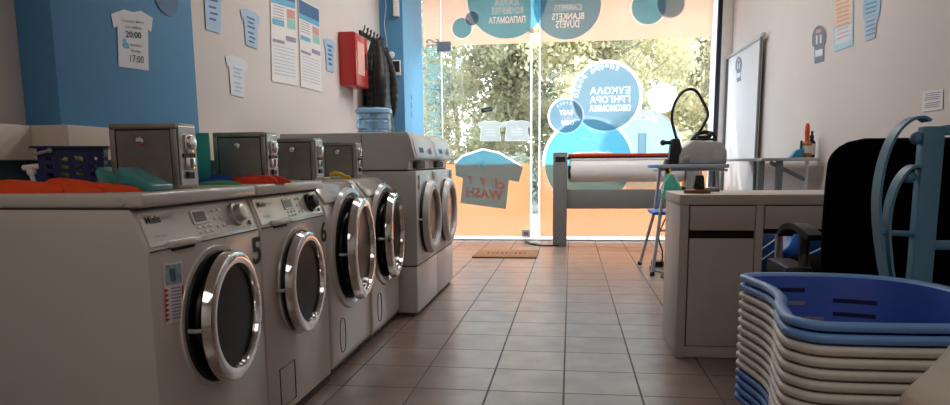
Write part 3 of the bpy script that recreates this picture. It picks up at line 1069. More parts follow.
# navy slotted basket with pale cloth inside
BKx, BKy = -1.475, 1.92
rt = root('slotted_basket', (BKx, BKy, ZT), 'navy slotted plastic basket on top of washing machine 5', 'basket')
rt.rotation_euler.z = R(30)
mb = MB()
NS = 12
wt, wb, ht = .084, .078, .118


def bk_wall(ax, sgn):
    """one slotted wall: bars around slanted slots, built as strips"""
    rows, cols = 4, 4
    def P(s, t, d=0):
        hw = wb + (wt - wb) * t
        q = (s * 2 - 1) * hw
        return Vector((BKx + q, BKy + sgn * (hw + d) * .75, ZT + .002 + t * ht)) if ax == 'x' else Vector((BKx + sgn * (hw + d), BKy + q * .75, ZT + .002 + t * ht))
    up = (0, 0, 1)
    for k in range(cols + 1):
        s = .04 + .92 * k / cols
        mb.tube([P(s, 0), P(s, 1)], .006, M_NAVY, flat=(.003, .017), up=(0, 1, 0) if ax == 'x' else (1, 0, 0))
    for r_ in range(rows + 1):
        t0 = .02 + .8 * r_ / rows
        for k in range(cols):
            s0, s1 = .04 + .92 * k / cols, .04 + .92 * (k + 1) / cols
            mb.tube([P(s0, t0 + .045), P(s1, t0 - .045)], .006, M_NAVY, flat=(.012, .003), up=up)
    mb.tube([P(0, .93), P(1, .93)], .006, M_NAVY, flat=(.022, .003), up=up)


for sgn in (-1, 1):
    bk_wall('x', sgn)
    bk_wall('y', sgn)
mb.box(BKx - wb, BKx + wb, BKy - wb * .75, BKy + wb * .75, ZT + .001, ZT + .005, M_NAVY)
mb.build('basket_body', rt)
mb = MB()
rim = [(BKx - wt - .012, BKy - wt * .75 - .01), (BKx + wt + .012, BKy - wt * .75 - .01), (BKx + wt + .012, BKy + wt * .75 + .01), (BKx - wt - .012, BKy + wt * .75 + .01)]
mb.tube([(x, y, ZT + ht + .002) for x, y in rim], .006, M_NAVY, flat=(.006, .016), up=(0, 0, 1), closed=True)
mb.build('rim', rt)
mb = MB(); mb.tube([(BKx - .05, BKy - wt * .75 - .014, ZT + ht - .008), (BKx - .09, BKy - wt * .75 - .016, ZT + ht - .018)], .0045, mat('grey_clip', (150, 150, 160), .4), 8); mb.ball((BKx - .05, BKy - wt * .75 - .014, ZT + ht - .008), .008, mat('grey_clip', (150, 150, 160), .4), 10); mb.build('handle_clip', rt)
mb = MB()
for k in range(9):
    mb.ball((BKx + random.uniform(-.035, .035), BKy + random.uniform(-.02, .02), ZT + .035 + random.uniform(0, .045)), 0.024, M_LIME, 10, None, (1.1, .9, .8))
tag(mb.build('folded_towel', None, (BKx, BKy, ZT + .006)), 'pale lime green cloth bundled inside the navy slotted basket', 'cloth')
# white drain fitting beside the basket
mb = MB()
gx, gy = -1.548, 1.845
mb.tube([(gx - .035, gy, ZT + .062), (gx + .03, gy, ZT + .067)], .008, M_WHITE, 8)
mb.tube([(gx - .008, gy, ZT + .062), (gx - .010, gy, ZT + .04), (gx - .003, gy, ZT + .012), (gx - .012, gy, ZT + .004)], [.012, .008, .006, .008], M_WHITE, 10)
mb.lathe([(.018, 0), (.016, .006), (.001, .007)], M_WHITE, 14, Matrix.Translation((gx - .006, gy, ZT)))
mb.ball((gx - .01, gy, ZT + .05), .014, M_WHITE, 12)
tag(mb.build('hose_fitting', None, (gx, gy, ZT)), 'small white plastic hose fitting standing beside the navy basket', 'fitting')
# teal board and numbered card standing behind the coin boxes
mb = MB(); mb.box(-1.36, -1.235, 2.27, 2.283, ZT, ZT + .175, M_TEALB, .004)
tag(mb.build('dustpan', None, (-1.3, 2.28, ZT)), 'flat teal plastic panel standing between the two nearest coin boxes', 'panel')
mb = MB(); q = on_y(176, 128, 2.1), on_y(194, 128, 2.1); mb.box(q[0].x - .02, q[1].x, 2.10, 2.104, ZT, ZT + .172, M_PAPER)
text(mb, '15', ((q[1].x - .02), 2.0985, ZT + .13), (1, 0, 0), UZ, .032, .035, M_INK, True)
mb.ball((q[1].x - .05, 2.0995, ZT + .14), .011, M_INK, 10, None, (1, .1, 1.1))
tag(mb.build('number_card', None, (q[0].x, 2.1, ZT)), 'white card with black print standing behind the coin box on machine 5', 'card')
mb = MB(); mb.tube([(-1.16 + .025 * i - .02, 3.33 + .004 * (i % 2), .834 + .012 + .012 * math.sin(i * 1.3)) for i in range(5)], .011, M_YELLOW, 8)
tag(mb.build('yellow_clip', None, (-1.15, 3.33, .834)), 'small yellow plastic clip lying in front of the coin box nearest the dryers', 'clip')

# price strip on machine 5 (a long narrow sticker on the cabinet front)
mb = MB()
q = [on_x(163, 264, -.9885), on_x(182, 261, -.9885), on_x(185, 321, -.9885), on_x(166, 325, -.9885)]
Q = quad_frame(q)
mb.quadface(q, M_PAPER)
def patch(mb, Q, s0, s1, t0, t1, material, d):
    mb.quadface([Q(s0, t0) + Vector(d), Q(s1, t0) + Vector(d), Q(s1, t1) + Vector(d), Q(s0, t1) + Vector(d)], material)
dx = (.0008, 0, 0)
patch(mb, Q, .08, .92, .03, .36, mat('faded_photo_print', (140, 170, 180), .5, var=.4, scale=60), dx)
patch(mb, Q, .3, .6, .1, .3, mat('faded_photo_dark', (70, 100, 120), .5, var=.4, scale=60), (.0012, 0, 0))
for k in range(7):
    mb.quadface([Q(0, .40 + k * .08) + Vector(dx), Q(.22, .44 + k * .08) + Vector(dx), Q(0, .48 + k * .08) + Vector(dx)], M_RED)
patch(mb, Q, .9, 1, .4, 1, M_RED, dx)
for k in range(10):
    patch(mb, Q, .32, .84, .41 + k * .055, .43 + k * .055, M_LILAC, dx)
tag(mb.build('instruction_sticker', None, q[0]), 'narrow red, white and cyan instruction strip stuck on the front of machine 5', 'sticker')

# water bottle on the dryers
jx, jy, jz = -1.425, 5.0, 1.081
rt = root('water_bottle', (jx, jy, jz), 'large translucent blue water cooler bottle standing on a tall dryer', 'water bottle')
mb = MB()
pr_ = [(.001, .002), (.115, .002), (.125, .012), (.125, .05), (.119, .058), (.119, .064), (.125, .072), (.125, .12), (.119, .128), (.119, .134), (.125, .142), (.125, .178), (.13, .184), (.13, .205), (.122, .218), (.001, .219)]
mb.lathe(pr_, M_JUG, 40, Matrix.Translation((jx, jy, jz))); mb.build('bottle_body', rt)
mb = MB(); mb.lathe([(.127, .182), (.134, .186), (.134, .206), (.127, .212)], mat('blue_band', (140, 184, 224), .25), 40, Matrix.Translation((jx, jy, jz)), closed=True); mb.build('base_band', rt)

# ------------------------------------------------------------------ left wall: posters, stickers, red box, coat
XW = LX + .006


def W(px, py, X=XW):
    return on_x(px, py, X)


def lines(mb, Q, s0, s1, ts, th, material, d):
    for k, t in enumerate(ts):
        a = s0 + (.05 if k % 3 == 1 else 0)
        b_ = s1 - (.08 if k % 2 else 0)
        patch(mb, Q, a, b_, t, t + th, material, d)


def wall_shirt(quad, fill, ink, label, ts, th=.03, texts=(), d=.001):
    o = quad[0]
    dv = Vector((d if o.x < 0 else -d, 0, 0))
    rt = root('shirt_sticker', o, label, 'wall sticker', 'T-shirt shaped wall stickers')
    mb = MB(); mb.quadface(shirt_on(quad), fill); mb.build('shirt_shape', rt)
    mb = MB()
    Q = quad_frame(quad)
    lines(mb, Q, .28, .72, ts, th, ink, dv)
    for s, ss, tt, w, h, bold in texts:
        c = Q(ss, tt) + dv
        u = (Q(1, tt) - Q(0, tt)); v = (Q(ss, 0) - Q(ss, 1))
        text(mb, s, c, u, v, w * u.length, h * v.length, ink, bold)
    mb.build('print', rt)
    return rt


XC = -1.81 + .003
q = [W(110.5, 8, XC), W(153, 12, XC), W(151, 71, XC), W(116, 66, XC)]
wall_shirt(q, M_STICKW, M_INK, 'white T-shirt sticker with opening times 20:00 and 17:00 on the blue column', (), texts=(
    ('Τελευταία πλύση', .5, .20, .52, .055, False), ('Last washing', .5, .30, .40, .055, False), ('20:00', .5, .42, .40, .11, True),
    ('Αργίες', .56, .60, .30, .065, False), ('Sunday', .56, .70, .26, .06, False), ('17:00', .58, .83, .38, .12, False)))
mb = MB()
Qs = quad_frame(q)
for (s, t) in ((.28, .55), (.34, .62), (.26, .62)):
    mb.ball(tuple(Qs(s, t) + Vector((.001, 0, 0))), .012, M_POSTCYAN, 10, None, (.1, 1, 1))
bpy.context.view_layer.update()
o = mb.build('bubble_print', [x for x in bpy.data.objects if x.name == 'shirt_sticker'][0])
mb = MB(); cD = W(166, -8, XC + .001); mb.quadface(disc_pts(cD, .10, (0, 1, 0), UZ, 40), M_POSTBLUE)
tag(mb.build('round_sticker', None, cD), 'dark blue round sticker cut by the top of the photo on the blue column', 'wall sticker')
tsA = (.14, .24, .36, .50, .62, .74)
wall_shirt([W(200, -22), W(224, -16), W(222, 34), W(205, 29)], M_STICKB, M_STICKBL, 'pale blue T-shirt sticker highest on the white wall beside the column', tsA, .04)
wall_shirt([W(240, 6), W(260, 14), W(259, 50), W(245, 44)], M_STICKB, M_STICKBL, 'pale blue T-shirt sticker on the white wall close to the first tall poster', (.2, .32, .44, .6, .72, .84), .05)
wall_shirt([W(225, 52), W(248, 60), W(246, 98), W(230, 94)], M_STICKW, M_STICKB, 'whitish T-shirt sticker lowest on the white wall', (.3, .4, .5, .66, .76, .86), .04)
wall_shirt([W(323.5, 36), W(335.5, 41), W(334.5, 73), W(326, 70)], M_STICKB, M_STICKBL, 'small blue T-shirt sticker between the tall posters and the red box', (.2, .33, .46, .6, .74), .06)


def poster(quad, label, kind):
    rt = root('wall_poster', quad[0], label, 'poster', 'tall instruction posters')
    Q = quad_frame(quad)
    d1, d2 = Vector((.001, 0, 0)), Vector((.0018, 0, 0))
    mb = MB(); mb.quadface(list(quad), M_PAPER); mb.build('sheet', rt)
    mb = MB()
    patch(mb, Q, .02, .98, .02, .17, M_POSTBLUE, d1)
    patch(mb, Q, .02, .98, .17, .23, M_POSTCYAN, d1)
    patch(mb, Q, .62, .96, .25, .34, M_POSTRED, d1)
    patch(mb, Q, .62, .96, .345, .44, M_POSTGREEN, d1)
    patch(mb, Q, .05, .5, .41 if kind else .38, .46 if kind else .44, M_POSTCYAN, d1)
    for k in range(5):
        patch(mb, Q, .08, .5, .25 + k * .028, .257 + k * .028, M_LILAC, d1)
    patch(mb, Q, .55, .97, .52, .57, M_LILAC, d1)
    patch(mb, Q, .05, .5, .58, .61, M_LILAC, d1)
    for k in range(9):
        patch(mb, Q, .08, .92, .64 + k * .034, .648 + k * .034, M_STICKB, d1)
    mb.build('print', rt)


poster([W(270, -22), W(295, -14), W(298, 86), W(272, 81)], 'tall blue-headed instruction poster, nearer the blue column of the pair', 0)
poster([W(298, -3), W(319, 8), W(322, 92), W(301, 86.5)], 'tall blue-headed instruction poster, nearer the red box of the pair', 1)
# red hose cabinet
fy0, fy1 = 5.83, 6.19
rt = root('fire_hose_cabinet', (LX, (fy0 + fy1) / 2, 1.56), 'red metal fire cabinet on the white wall', 'fire cabinet')
mb = MB(); mb.box(LX + .001, -1.815, fy0, fy1, 1.56, 2.0, M_RED, .006); mb.build('case', rt)
mb = MB(); mb.box(-1.815, -1.803, fy0 + .006, fy1 - .006, 1.566, 1.994, M_RED, .005); d = mb.build('door', rt)
mb = MB(); mb.box(-1.803, -1.8015, fy0 + .06, fy1 - .11, 1.66, 1.93, M_LABELRED); mb.build('label_panel', d)
mb = MB(); mb.box(-1.803, -1.795, fy1 - .075, fy1 - .045, 1.72, 1.86, M_BLACK, .003); mb.build('handle', d)
# coat rail
rt = root('coat_rail', (LX, 6.75, 2.08), 'black coat rail with hooks on the white wall by the red cabinet', 'coat rail')
mb = MB(); mb.box(LX + .001, LX + .02, 6.42, 7.08, 2.08, 2.12, M_BLACK, .004); mb.build('rail', rt)
for k in range(6):
    y = 6.48 + k * .108
    mb = MB(); mb.tube([(LX + .02, y, 2.09), (LX + .05, y, 2.085), (LX + .065, y, 2.10), (LX + .068, y, 2.13)], .006, M_BLACK, 8); mb.ball((LX + .068, y, 2.135), .01, M_BLACK, 10)
    mb.tube([(LX + .02, y, 2.11), (LX + .04, y, 2.14), (LX + .045, y, 2.17)], .006, M_BLACK, 8); mb.build('hook', rt)
# puffer coat: lofted, quilted
cxx, cyy = -1.835, 6.55
rt = root('puffer_coat', (cxx, cyy, 1.15), 'long black quilted puffer coat hanging on the rail', 'coat')
mb = MB()
nl, na = 72, 40
vs = []
for i in range(nl + 1):
    t = i / nl
    z = 2.06 - t * .95
    wy = .03 + .17 * min(1, t * 3.2) ** .7 + .05 * t
    wx = .025 + .065 * min(1, t * 4) ** .7 + .025 * t
    quilt = 1 + .07 * abs(math.sin(t * PI * 13)) * (1 if t > .12 else 0)
    for k in range(na):
        a = 2 * PI * k / na
        f = quilt * (1 + .12 * noise.noise(Vector((math.cos(a) * 2, math.sin(a) * 2, z * 3))))
        vs.append((cxx + .02 * t + wx * f * math.cos(a), cyy + .05 * t + wy * f * math.sin(a), z + .012 * math.sin(a * 3)))
fs = [(i * na + k, i * na + (k + 1) % na, (i + 1) * na + (k + 1) % na, (i + 1) * na + k) for i in range(nl) for k in range(na)]
fs += [list(range(na)), [nl * na + k for k in range(na)][::-1]]
mb.add(vs, fs, M_COAT, True); mb.build('body', rt, ang=80)
for s in (-1, 1):
    mb = MB()
    pts, rr = [], []
    for i in range(40):
        t = i / 39
        pts.append((cxx + .05 + .045 * math.sin(t * 2.6), cyy + s * (.08 + .13 * min(1, t * 2)) + .02 * t, 1.98 - t * .62))
        rr.append((.045 + .018 * math.sin(t * PI)) * (1 + .09 * abs(math.sin(t * PI * 9))))
    mb.tube(pts, rr, M_COAT, 16)
    mb.build('sleeve', rt, ang=80)
mb = MB(); mb.ball((cxx + .045, cyy - .02, 2.0), .085, M_COAT, 18, None, (.6, 1.05, .75)); mb.build('hood', rt)
# alarm panel and white cable on the far blue column
rt = root('alarm_panel', (-1.81, 7.15, 1.8), 'small alarm keypad with black screen on the far blue column', 'alarm panel')
mb = MB(); mb.box(-1.90, -1.735, 7.125, 7.149, 1.795, 1.945, M_WHITE, .006); mb.build('housing', rt)
mb = MB(); mb.box(-1.89, -1.745, 7.1235, 7.126, 1.825, 1.935, M_BLACK); mb.build('screen', rt)
mb = MB(); mb.lathe([(.035, 0), (.033, .02), (.02, .028), (.001, .03)], M_WHITE, 20, Matrix.Translation((-1.83, 7.149, 2.0)) @ Matrix.Rotation(PI / 2, 4, 'X'))
tag(mb.build('wall_sensor', None, (-1.83, 7.149, 2.0)), 'small round white sensor just above the alarm keypad', 'sensor')
mb = MB()
pts = [(-1.885 + .012 * math.sin(i * 1.1), 7.142, 2.02 + i * .065) for i in range(14)]
mb.tube(pts, .004, M_WHITE, 6)
tag(mb.build('thin_cable', None, pts[0]), 'thin white cable running up the far blue column above the keypad', 'cable')
mb = MB(); mb.box(-1.79, -1.735, 7.09, 7.149, 2.37, 2.55, M_WHITE, .008)
tag(mb.build('door_contact', None, (-1.76, 7.149, 2.37)), 'white plastic box high on the far blue column', 'electrical box')
mb = MB()
for k, zz in enumerate((1.42, 1.52)):
    annulus(mb, (-1.7035, 7.45, zz), .018, .03, (0, 1, 0), UZ, M_STICKBL, 20)
mb.tube([(-1.7035, 7.45, 1.58), (-1.7035, 7.45, 1.62)], .004, M_STICKBL, 6)
tag(mb.build('small_symbol_sticker', None, (-1.7035, 7.45, 1.42)), 'faint blue symbol sticker on the window-lit side of the far blue column', 'sticker')

# ------------------------------------------------------------------ door mat
mx0, mx1, my0, my1 = -.93, -.31, 6.5, 7.04
def smooth_path_mat(x, y, k):
    return [(x + .010 * math.sin(k * 2.1 + q * .9), y - .06 + q * .02 + .01 * (k % 2), .0168) for q in range(7)]


rt = root('door_mat', (-.62, 6.77, 0), 'brown coir door mat lying in front of the glass door', 'door mat')
mb = MB(); mb.box(mx0, mx1, my0, my1, .001, .016, M_MAT, .006); mb.build('pile', rt)
mb = MB()
for k in range(9):
    x = -.80 + k * .045
    mb.tube(smooth_path_mat(x, 6.78, k), .006, M_MATTEXT, flat=(.003, .014), up=(0, 0, 1))
mb.build('print', rt)

# ------------------------------------------------------------------ flatwork ironer by the window
py0 = 7.50
rt = root('flatwork_ironer', (.5, py0 + .15, 0), 'grey flatwork ironing machine with long white roll by the shop window', 'ironing machine')
for k, (xa, xb) in enumerate(((-.188, -.04), (1.2, 1.35))):
    mb = MB(); mb.box(xa, xb, py0, py0 + .36, .0, 1.0, M_PRESSGREY, .006); c = mb.build('end_column', rt)
    mb = MB(); mb.box(xa + .025, xb - .02, py0 - .003, py0 + .002, .9, .955, M_BLACK); mb.build('control_plate', c)
mb = MB(); mb.box(-.04, 1.2, py0 + .06, py0 + .1, .40, .605, M_PRESSGREY, .006); mb.build('cross_beam', rt)
mb = MB(); mb.lathe([(.001, 0), (.105, .004), (.12, .012), (.12, 1.20), (.105, 1.208), (.001, 1.212)], M_ROLLER, 40, Matrix.Translation((-.02, py0 + .17, .80)) @ RY); mb.build('roll', rt)
mb = MB(); mb.box(-.04, 1.2, py0 + .15, py0 + .32, .925, .955, M_BLACK, .004); mb.box(-.03, 1.2, py0 + .14, py0 + .31, .956, .985, M_REDBAR, .006); mb.build('guard_bar', rt)
mb = MB(); mb.box(-.03, .0, py0 + .05, py0 + .1, .72, .86, M_BLACK, .006); mb.box(-.01, 1.19, py0 + .12, py0 + .15, .915, .935, M_WHITE, .004); mb.build('feed_strip', rt)
blob('folded_linen', .22, py0 + .225, .985, .22, .06, .03, M_ROLLER, 'white linen lying on the red guard of the ironing machine', 'linen', 4.4)
mb = MB(); mb.tube([(-.12 + .0, py0 - .03, .01), (-.3, py0 - .02, .009), (-.42, py0 + .1, .009), (-.5, py0 + .3, .009)], .009, M_BLACK, 6)
tag(mb.build('power_cable', None, (-.3, py0, 0)), 'black power cable on the tiles at the foot of the ironing machine', 'cable')

# ------------------------------------------------------------------ steam ironing table with its station
iy = 5.75
rt = root('ironing_table', (.9, iy, 0), 'folding ironing table with pale blue cover behind the desk', 'ironing table')
mb = MB()
pts = []
for i in range(25):
    a = PI / 2 + PI * i / 24
    pts.append((.76 + .15 * math.cos(a), iy + .17 * math.sin(a)))
pts += [(1.2, iy - .19), (1.2, iy + .19)]
mb.prism(pts, 'z', .848, .872, M_BOARDBLUE, .006); mb.build('ironing_board', rt)
mb = MB(); mb.box(.67, 1.19, iy - .222, iy - .196, .844, .875, M_GREY_L, .003); mb.box(.67, 1.19, iy + .17, iy + .185, .818, .836, M_GREY_L, .003); mb.box(.67, .69, iy - .19, iy + .18, .818, .836, M_GREY_L, .003); mb.box(1.17, 1.19, iy - .19, iy + .18, .818, .836, M_GREY_L, .003)
mb.box(.69, 1.17, iy - .02, iy + .02, .83, .849, M_GREY_L); mb.build('board_frame', rt)
legs = (((.74, iy - .15, .82), (.70, iy - .16, .5), (.648, iy - .18, .012)), ((.72, iy + .12, .82), (.70, iy + .2, .5), (.608, iy + .42, .012)),
        ((1.12, iy - .15, .82), (1.14, iy - .15, .4), (1.19, iy - .18, .012)), ((1.12, iy + .12, .82), (1.14, iy + .2, .4), (1.2, iy + .42, .012)))
for L_ in legs:
    mb = MB(); mb.tube(L_, .014, M_GREY_L, 10); lg = mb.build('leg', rt)
    mb = MB(); mb.lathe([(.019, 0), (.019, .03), (.014, .034)], M_BLACK, 12, Matrix.Translation((L_[2][0], L_[2][1], 0))); mb.build('rubber_foot', lg)
mb = MB(); mb.box(.64, 1.16, iy - .16, iy + .2, .48, .505, M_SEATBLUE, .008); mb.build('lower_shelf', rt)
mb = MB(); mb.tube([(.70, iy - .17, .36), (1.145, iy - .16, .36)], .009, M_GREY_L, 8); mb.build('stretcher', rt)
# green bag hanging from the table
mb = MB()
vs = []
for i in range(13):
    t = i / 12
    for k in range(20):
        a = 2 * PI * k / 20
        r_ = (.02 + .06 * math.sin(min(1, t * 1.25) * PI * .55)) * (1 + .2 * noise.noise(Vector((math.cos(a) * 2, math.sin(a) * 2, t * 3))))
        vs.append((.755 + r_ * math.cos(a) + .02 * t, iy - .26 + r_ * .45 * math.sin(a), .80 - t * .19))
fs = [(i * 20 + k, i * 20 + (k + 1) % 20, (i + 1) * 20 + (k + 1) % 20, (i + 1) * 20 + k) for i in range(12) for k in range(20)] + [list(range(20)), [240 + k for k in range(20)][::-1]]
mb.add(vs, fs, mat('green_plastic_bag', (80, 200, 170), .35, trans=.4, var=.25, scale=20), True)
mb.tube([(.755, iy - .262, .795), (.752, iy - .24, .84), (.75, iy - .21, .83)], .006, M_YELLOW, 6)
tag(mb.build('hanging_bag', None, (.76, iy - .26, .8)), 'small green plastic bag hanging from the end of the ironing table', 'bag')
# steam station
sz = .873
rt = root('steam_iron_station', (.98, iy, sz), 'grey steam ironing station with black hose standing on the ironing table', 'steam station')
mb = MB()
mb.prism([(.83, sz), (1.185, sz), (1.185, sz + .1), (1.14, sz + .17), (.93, sz + .185), (.86, sz + .13), (.83, sz + .06)], 'y', iy - .16, iy + .12, M_IRONGREY, .014, None, 3)
hb = mb.build('boiler_housing', rt)
mb = MB(); mb.prism([(1.06, sz + .01), (1.17, sz + .01), (1.165, sz + .095), (1.09, sz + .11)], 'y', iy - .168, iy - .158, mat('pale_grey_panel', (164, 164, 160), .4), .004); mb.build('side_panel', hb)
mb = MB(); mb.box(.86, .9, iy - .175, iy - .16, sz + .03, sz + .07, M_GREY_L, .004); mb.build('gauge', hb)
mb = MB()
mb.box(.94, 1.12, iy - .08, iy + .06, sz + .183, sz + .20, M_BLACK, .006)
mb.tube([(.95, iy - .04, sz + .2), (.97, iy - .04, sz + .235), (1.04, iy - .04, sz + .25), (1.10, iy - .04, sz + .235), (1.12, iy - .04, sz + .2)], .016, M_BLACK, 10)
mb.box(.98, 1.08, iy - .07, iy + .03, sz + .2, sz + .222, M_BLACK, .008)
mb.ball((1.07, iy - .05, sz + .225), .022, M_BLACK, 12); mb.build('steam_iron', rt)
mb = MB()
mb.prism([(.755, sz + .0), (.855, sz + .0), (.85, sz + .14), (.83, sz + .2), (.775, sz + .2), (.765, sz + .12)], 'y', iy - .14, iy - .02, M_BLACK, .012, None, 3)
mb.box(.715, .79, iy - .1, iy - .05, sz + .155, sz + .185, M_BLACK, .01); mb.ball((.715, iy - .075, sz + .17), .024, M_BLACK, 12)
mb.tube([(.76, iy - .16, sz - .06), (.72, iy - .17, sz - .01), (.74, iy - .14, sz + .03)], .02, M_BLACK, 10)
mb.build('water_pump', rt)
mb = MB()
hose = [(.83, iy - .08, sz + .16), (.80, iy - .08, sz + .25), (.775, iy - .08, sz + .36), (.79, iy - .08, sz + .46), (.84, iy - .08, sz + .545), (.90, iy - .08, sz + .575), (.955, iy - .08, sz + .555), (1.005, iy - .08, sz + .48), (1.045, iy - .08, sz + .39), (1.03, iy - .08, sz + .33), (.985, iy - .08, sz + .25), (.93, iy - .08, sz + .19)]
def smooth_path(P, n=8):
    P = [Vector(p) for p in P]
    out = []
    for i in range(len(P) - 1):
        p0, p1, p2, p3 = P[max(0, i - 1)], P[i], P[i + 1], P[min(len(P) - 1, i + 2)]
        for k in range(n):
            t = k / n
            out.append(.5 * ((2 * p1) + (p2 - p0) * t + (2 * p0 - 5 * p1 + 4 * p2 - p3) * t * t + (3 * p1 - p0 - 3 * p2 + p3) * t ** 3))
    out.append(P[-1])
    return out
hp = smooth_path(hose)
mb.tube(hp, [.0105 + .0015 * (i % 2) for i in range(len(hp))], M_BLACK, 10); mb.build('steam_hose', rt)
# under the table: black pedal unit and cables
mb = MB(); mb.box(.80, .9, iy - .1, iy + .02, .506, .70, M_BLACK, .015); mb.box(.82, .88, iy - .11, iy - .098, .60, .66, M_GREYMETAL, .003)
tag(mb.build('pump_unit', None, (.85, iy, .506)), 'black pump unit standing on the blue lower shelf of the ironing table', 'pump')
mb = MB(); mb.box(.70, .80, iy + .30, iy + .4, 0.001, .05, M_BLACK, .01)
tag(mb.build('power_strip', None, (.75, iy + .35, 0)), 'black power strip on the floor under the ironing table', 'power strip')
mb = MB()
mb.tube(smooth_path([(.72, iy + .3, .03), (.66, iy + .1, .012), (.74, iy - .1, .012), (.7, iy - .3, .012), (.76, iy - .4, .012)], 6), .007, M_BLACK, 6)
mb.tube(smooth_path([(.78, iy + .3, .03), (.76, iy + .12, .15), (.72, iy + .05, .3), (.78, iy - .02, .49)], 6), .006, M_BLACK, 6)
tag(mb.build('power_cable', None, (.72, iy, 0)), 'tangled black power cable between the legs of the ironing table', 'cable')

# ------------------------------------------------------------------ right wall: banner, shelf table, items
bx_ = 1.665
rt = root('hanging_banner', (bx_, 7.3, .1), 'plain pale roll-up banner against the white wall beside the window', 'banner')
mb = MB(); mb.box(bx_ - .002, bx_ + .002, 6.62, 7.98, .12, 1.985, mat('pale_banner_fabric', (222, 222, 224), .6, var=.01)); mb.build('sheet', rt)
mb = MB(); mb.tube([(bx_ - .01, 6.57, 1.985), (bx_ - .01, 8.0, 1.985)], .014, M_GREY_L, 10); mb.ball((bx_ - .01, 6.57, 1.985), .024, M_GREY_L, 12); mb.build('top_rod', rt)
mb = MB(); mb.tube([(bx_ - .015, 6.62, .05), (bx_ - .015, 6.62, 1.98)], .012, M_GREYMETAL, 10); mb.build('pole', rt)
mb = MB(); mb.tube([(bx_ - .015, 7.98, .05), (bx_ - .015, 7.98, 1.98)], .012, M_GREYMETAL, 10); mb.build('pole', rt)
mb = MB(); mb.box(bx_ - .03, RX - .002, 6.57, 8.0, .0, .10, M_ALU, .01); mb.build('base', rt)
# the shirt sticker printed low on the banner
def RW(px, py, X=RX - .004):
    return on_x(px, py, X)


def bottle_sticker(quad, label):
    rt = root('figure_sticker', quad[0], label, 'wall sticker', 'grey figure stickers on the right wall')
    Q = quad_frame(quad)
    mb = MB()
    n = 20
    top = [Q(.5 + .5 * math.cos(PI * i / n), .32 - .32 * math.sin(PI * i / n)) for i in range(n + 1)]
    mb.quadface(top + [Q(.02, .5), Q(.18, .58), Q(.18, 1), Q(.85, 1), Q(.85, .58), Q(.98, .5)], mat('grey_blue_sticker', (108, 120, 136), .5)); mb.build('shape', rt)
    mb = MB(); d = Vector((-.0012, 0, 0))
    patch(mb, Q, .3, .7, .1, .2, M_POSTRED, d); patch(mb, Q, .3, .42, .26, .5, M_STICKW, d); patch(mb, Q, .58, .7, .26, .5, M_STICKW, d)
    patch(mb, Q, .25, .78, .66, .84, M_STICKW, d); mb.build('print', rt)


bottle_sticker([RW(812, 27), RW(826, 24), RW(826, 60), RW(812, 64)], 'grey figure-shaped sticker on the white wall above the shelf table')
bottle_sticker([on_x(735.5, 57, bx_ - .004), on_x(742, 56, bx_ - .004), on_x(742, 80, bx_ - .004), on_x(735.5, 83, bx_ - .004)], 'small grey figure-shaped sticker on the pale banner')
q = [RW(832, -20), RW(854, -28), RW(853, 45), RW(834, 52)]
rt = root('wall_notice', q[0], 'tall peach notice with pale blue foot high on the right wall', 'notice')
Q = quad_frame(q); d = Vector((-.001, 0, 0))
mb = MB(); mb.quadface(q, M_PALECYAN); mb.build('sheet', rt)
mb = MB(); patch(mb, Q, .06, .94, .02, .68, M_PEACHPAPER, d); patch(mb, Q, .1, .94, .7, .92, M_STICKW, d)
for k in range(14):
    patch(mb, Q, .2, .8, .08 + k * .058, .093 + k * .058, M_POSTRED, d * 2)
mb.build('print', rt)
q = [RW(862, -10), RW(882, -16), RW(878, 36), RW(864, 42)]
rt = root('bubble_notice', q[0], 'pale blue bubble-shaped notice with blue lines on the right wall', 'notice')
Q = quad_frame(q)
mb = MB(); mb.quadface([Q(.5 + .5 * math.cos(2 * PI * i / 32), .42 + .42 * math.sin(2 * PI * i / 32)) for i in range(32)][::-1], mat('sky_blue_sticker', (150, 196, 220), .5)); patch(mb, Q, .08, .82, .5, 1.0, M_STICKB, d * .5); mb.build('sheet', rt)
mb = MB()
for k in range(8):
    patch(mb, Q, .2, .78, .3 + k * .085, .318 + k * .085, M_STICKBL if k != 3 else M_POSTRED, d * 1.5)
mb.build('print', rt)
q = [RW(922.5, 91.5), RW(943, 89), RW(942.5, 109), RW(922, 112)]
rt = root('paper_sign', q[0], 'small white printed paper taped low on the right wall above the office chair', 'notice')
Q = quad_frame(q)
mb = MB(); mb.quadface(q, M_PAPER); mb.build('sheet', rt)
mb = MB(); lines(mb, Q, .12, .9, (.12, .22, .32, .42, .6, .7, .8), .04, M_LILAC, d); mb.build('print', rt)

# shelf table
sx0, sx1, sy0, sy1, szt = 1.285, RX - .04, 5.0, 6.9, .915
rt = root('shelf_table', (1.5, 5.9, 0), 'long narrow grey table fixed along the right wall', 'table')
mb = MB(); mb.box(sx0, sx1, sy0, sy1, szt - .022, szt, M_GREY_L, .003); mb.build('tabletop', rt)
for (x, y) in ((1.30, 5.06), (1.415, 5.04), (1.30, 6.8)):
    mb = MB(); mb.box(x - .021, x + .021, y - .02, y + .02, 0, szt - .022, M_GREYMETAL, .004); mb.build('leg', rt)
mb = MB(); mb.tube([(1.35, 5.03, szt - .03), (1.585, 5.03, .765)], .012, M_GREYMETAL, flat=(.026, .012), up=(0, 0, 1)); mb.build('brace', rt)
mb = MB(); mb.box(1.583, 1.60, 5.02, 5.04, 0, szt - .022, M_GREY_L, .002); mb.build('rail', rt)


def shelf_thing(name, x, y, label, cat):
    return root(name, (x, y, szt), label, cat)


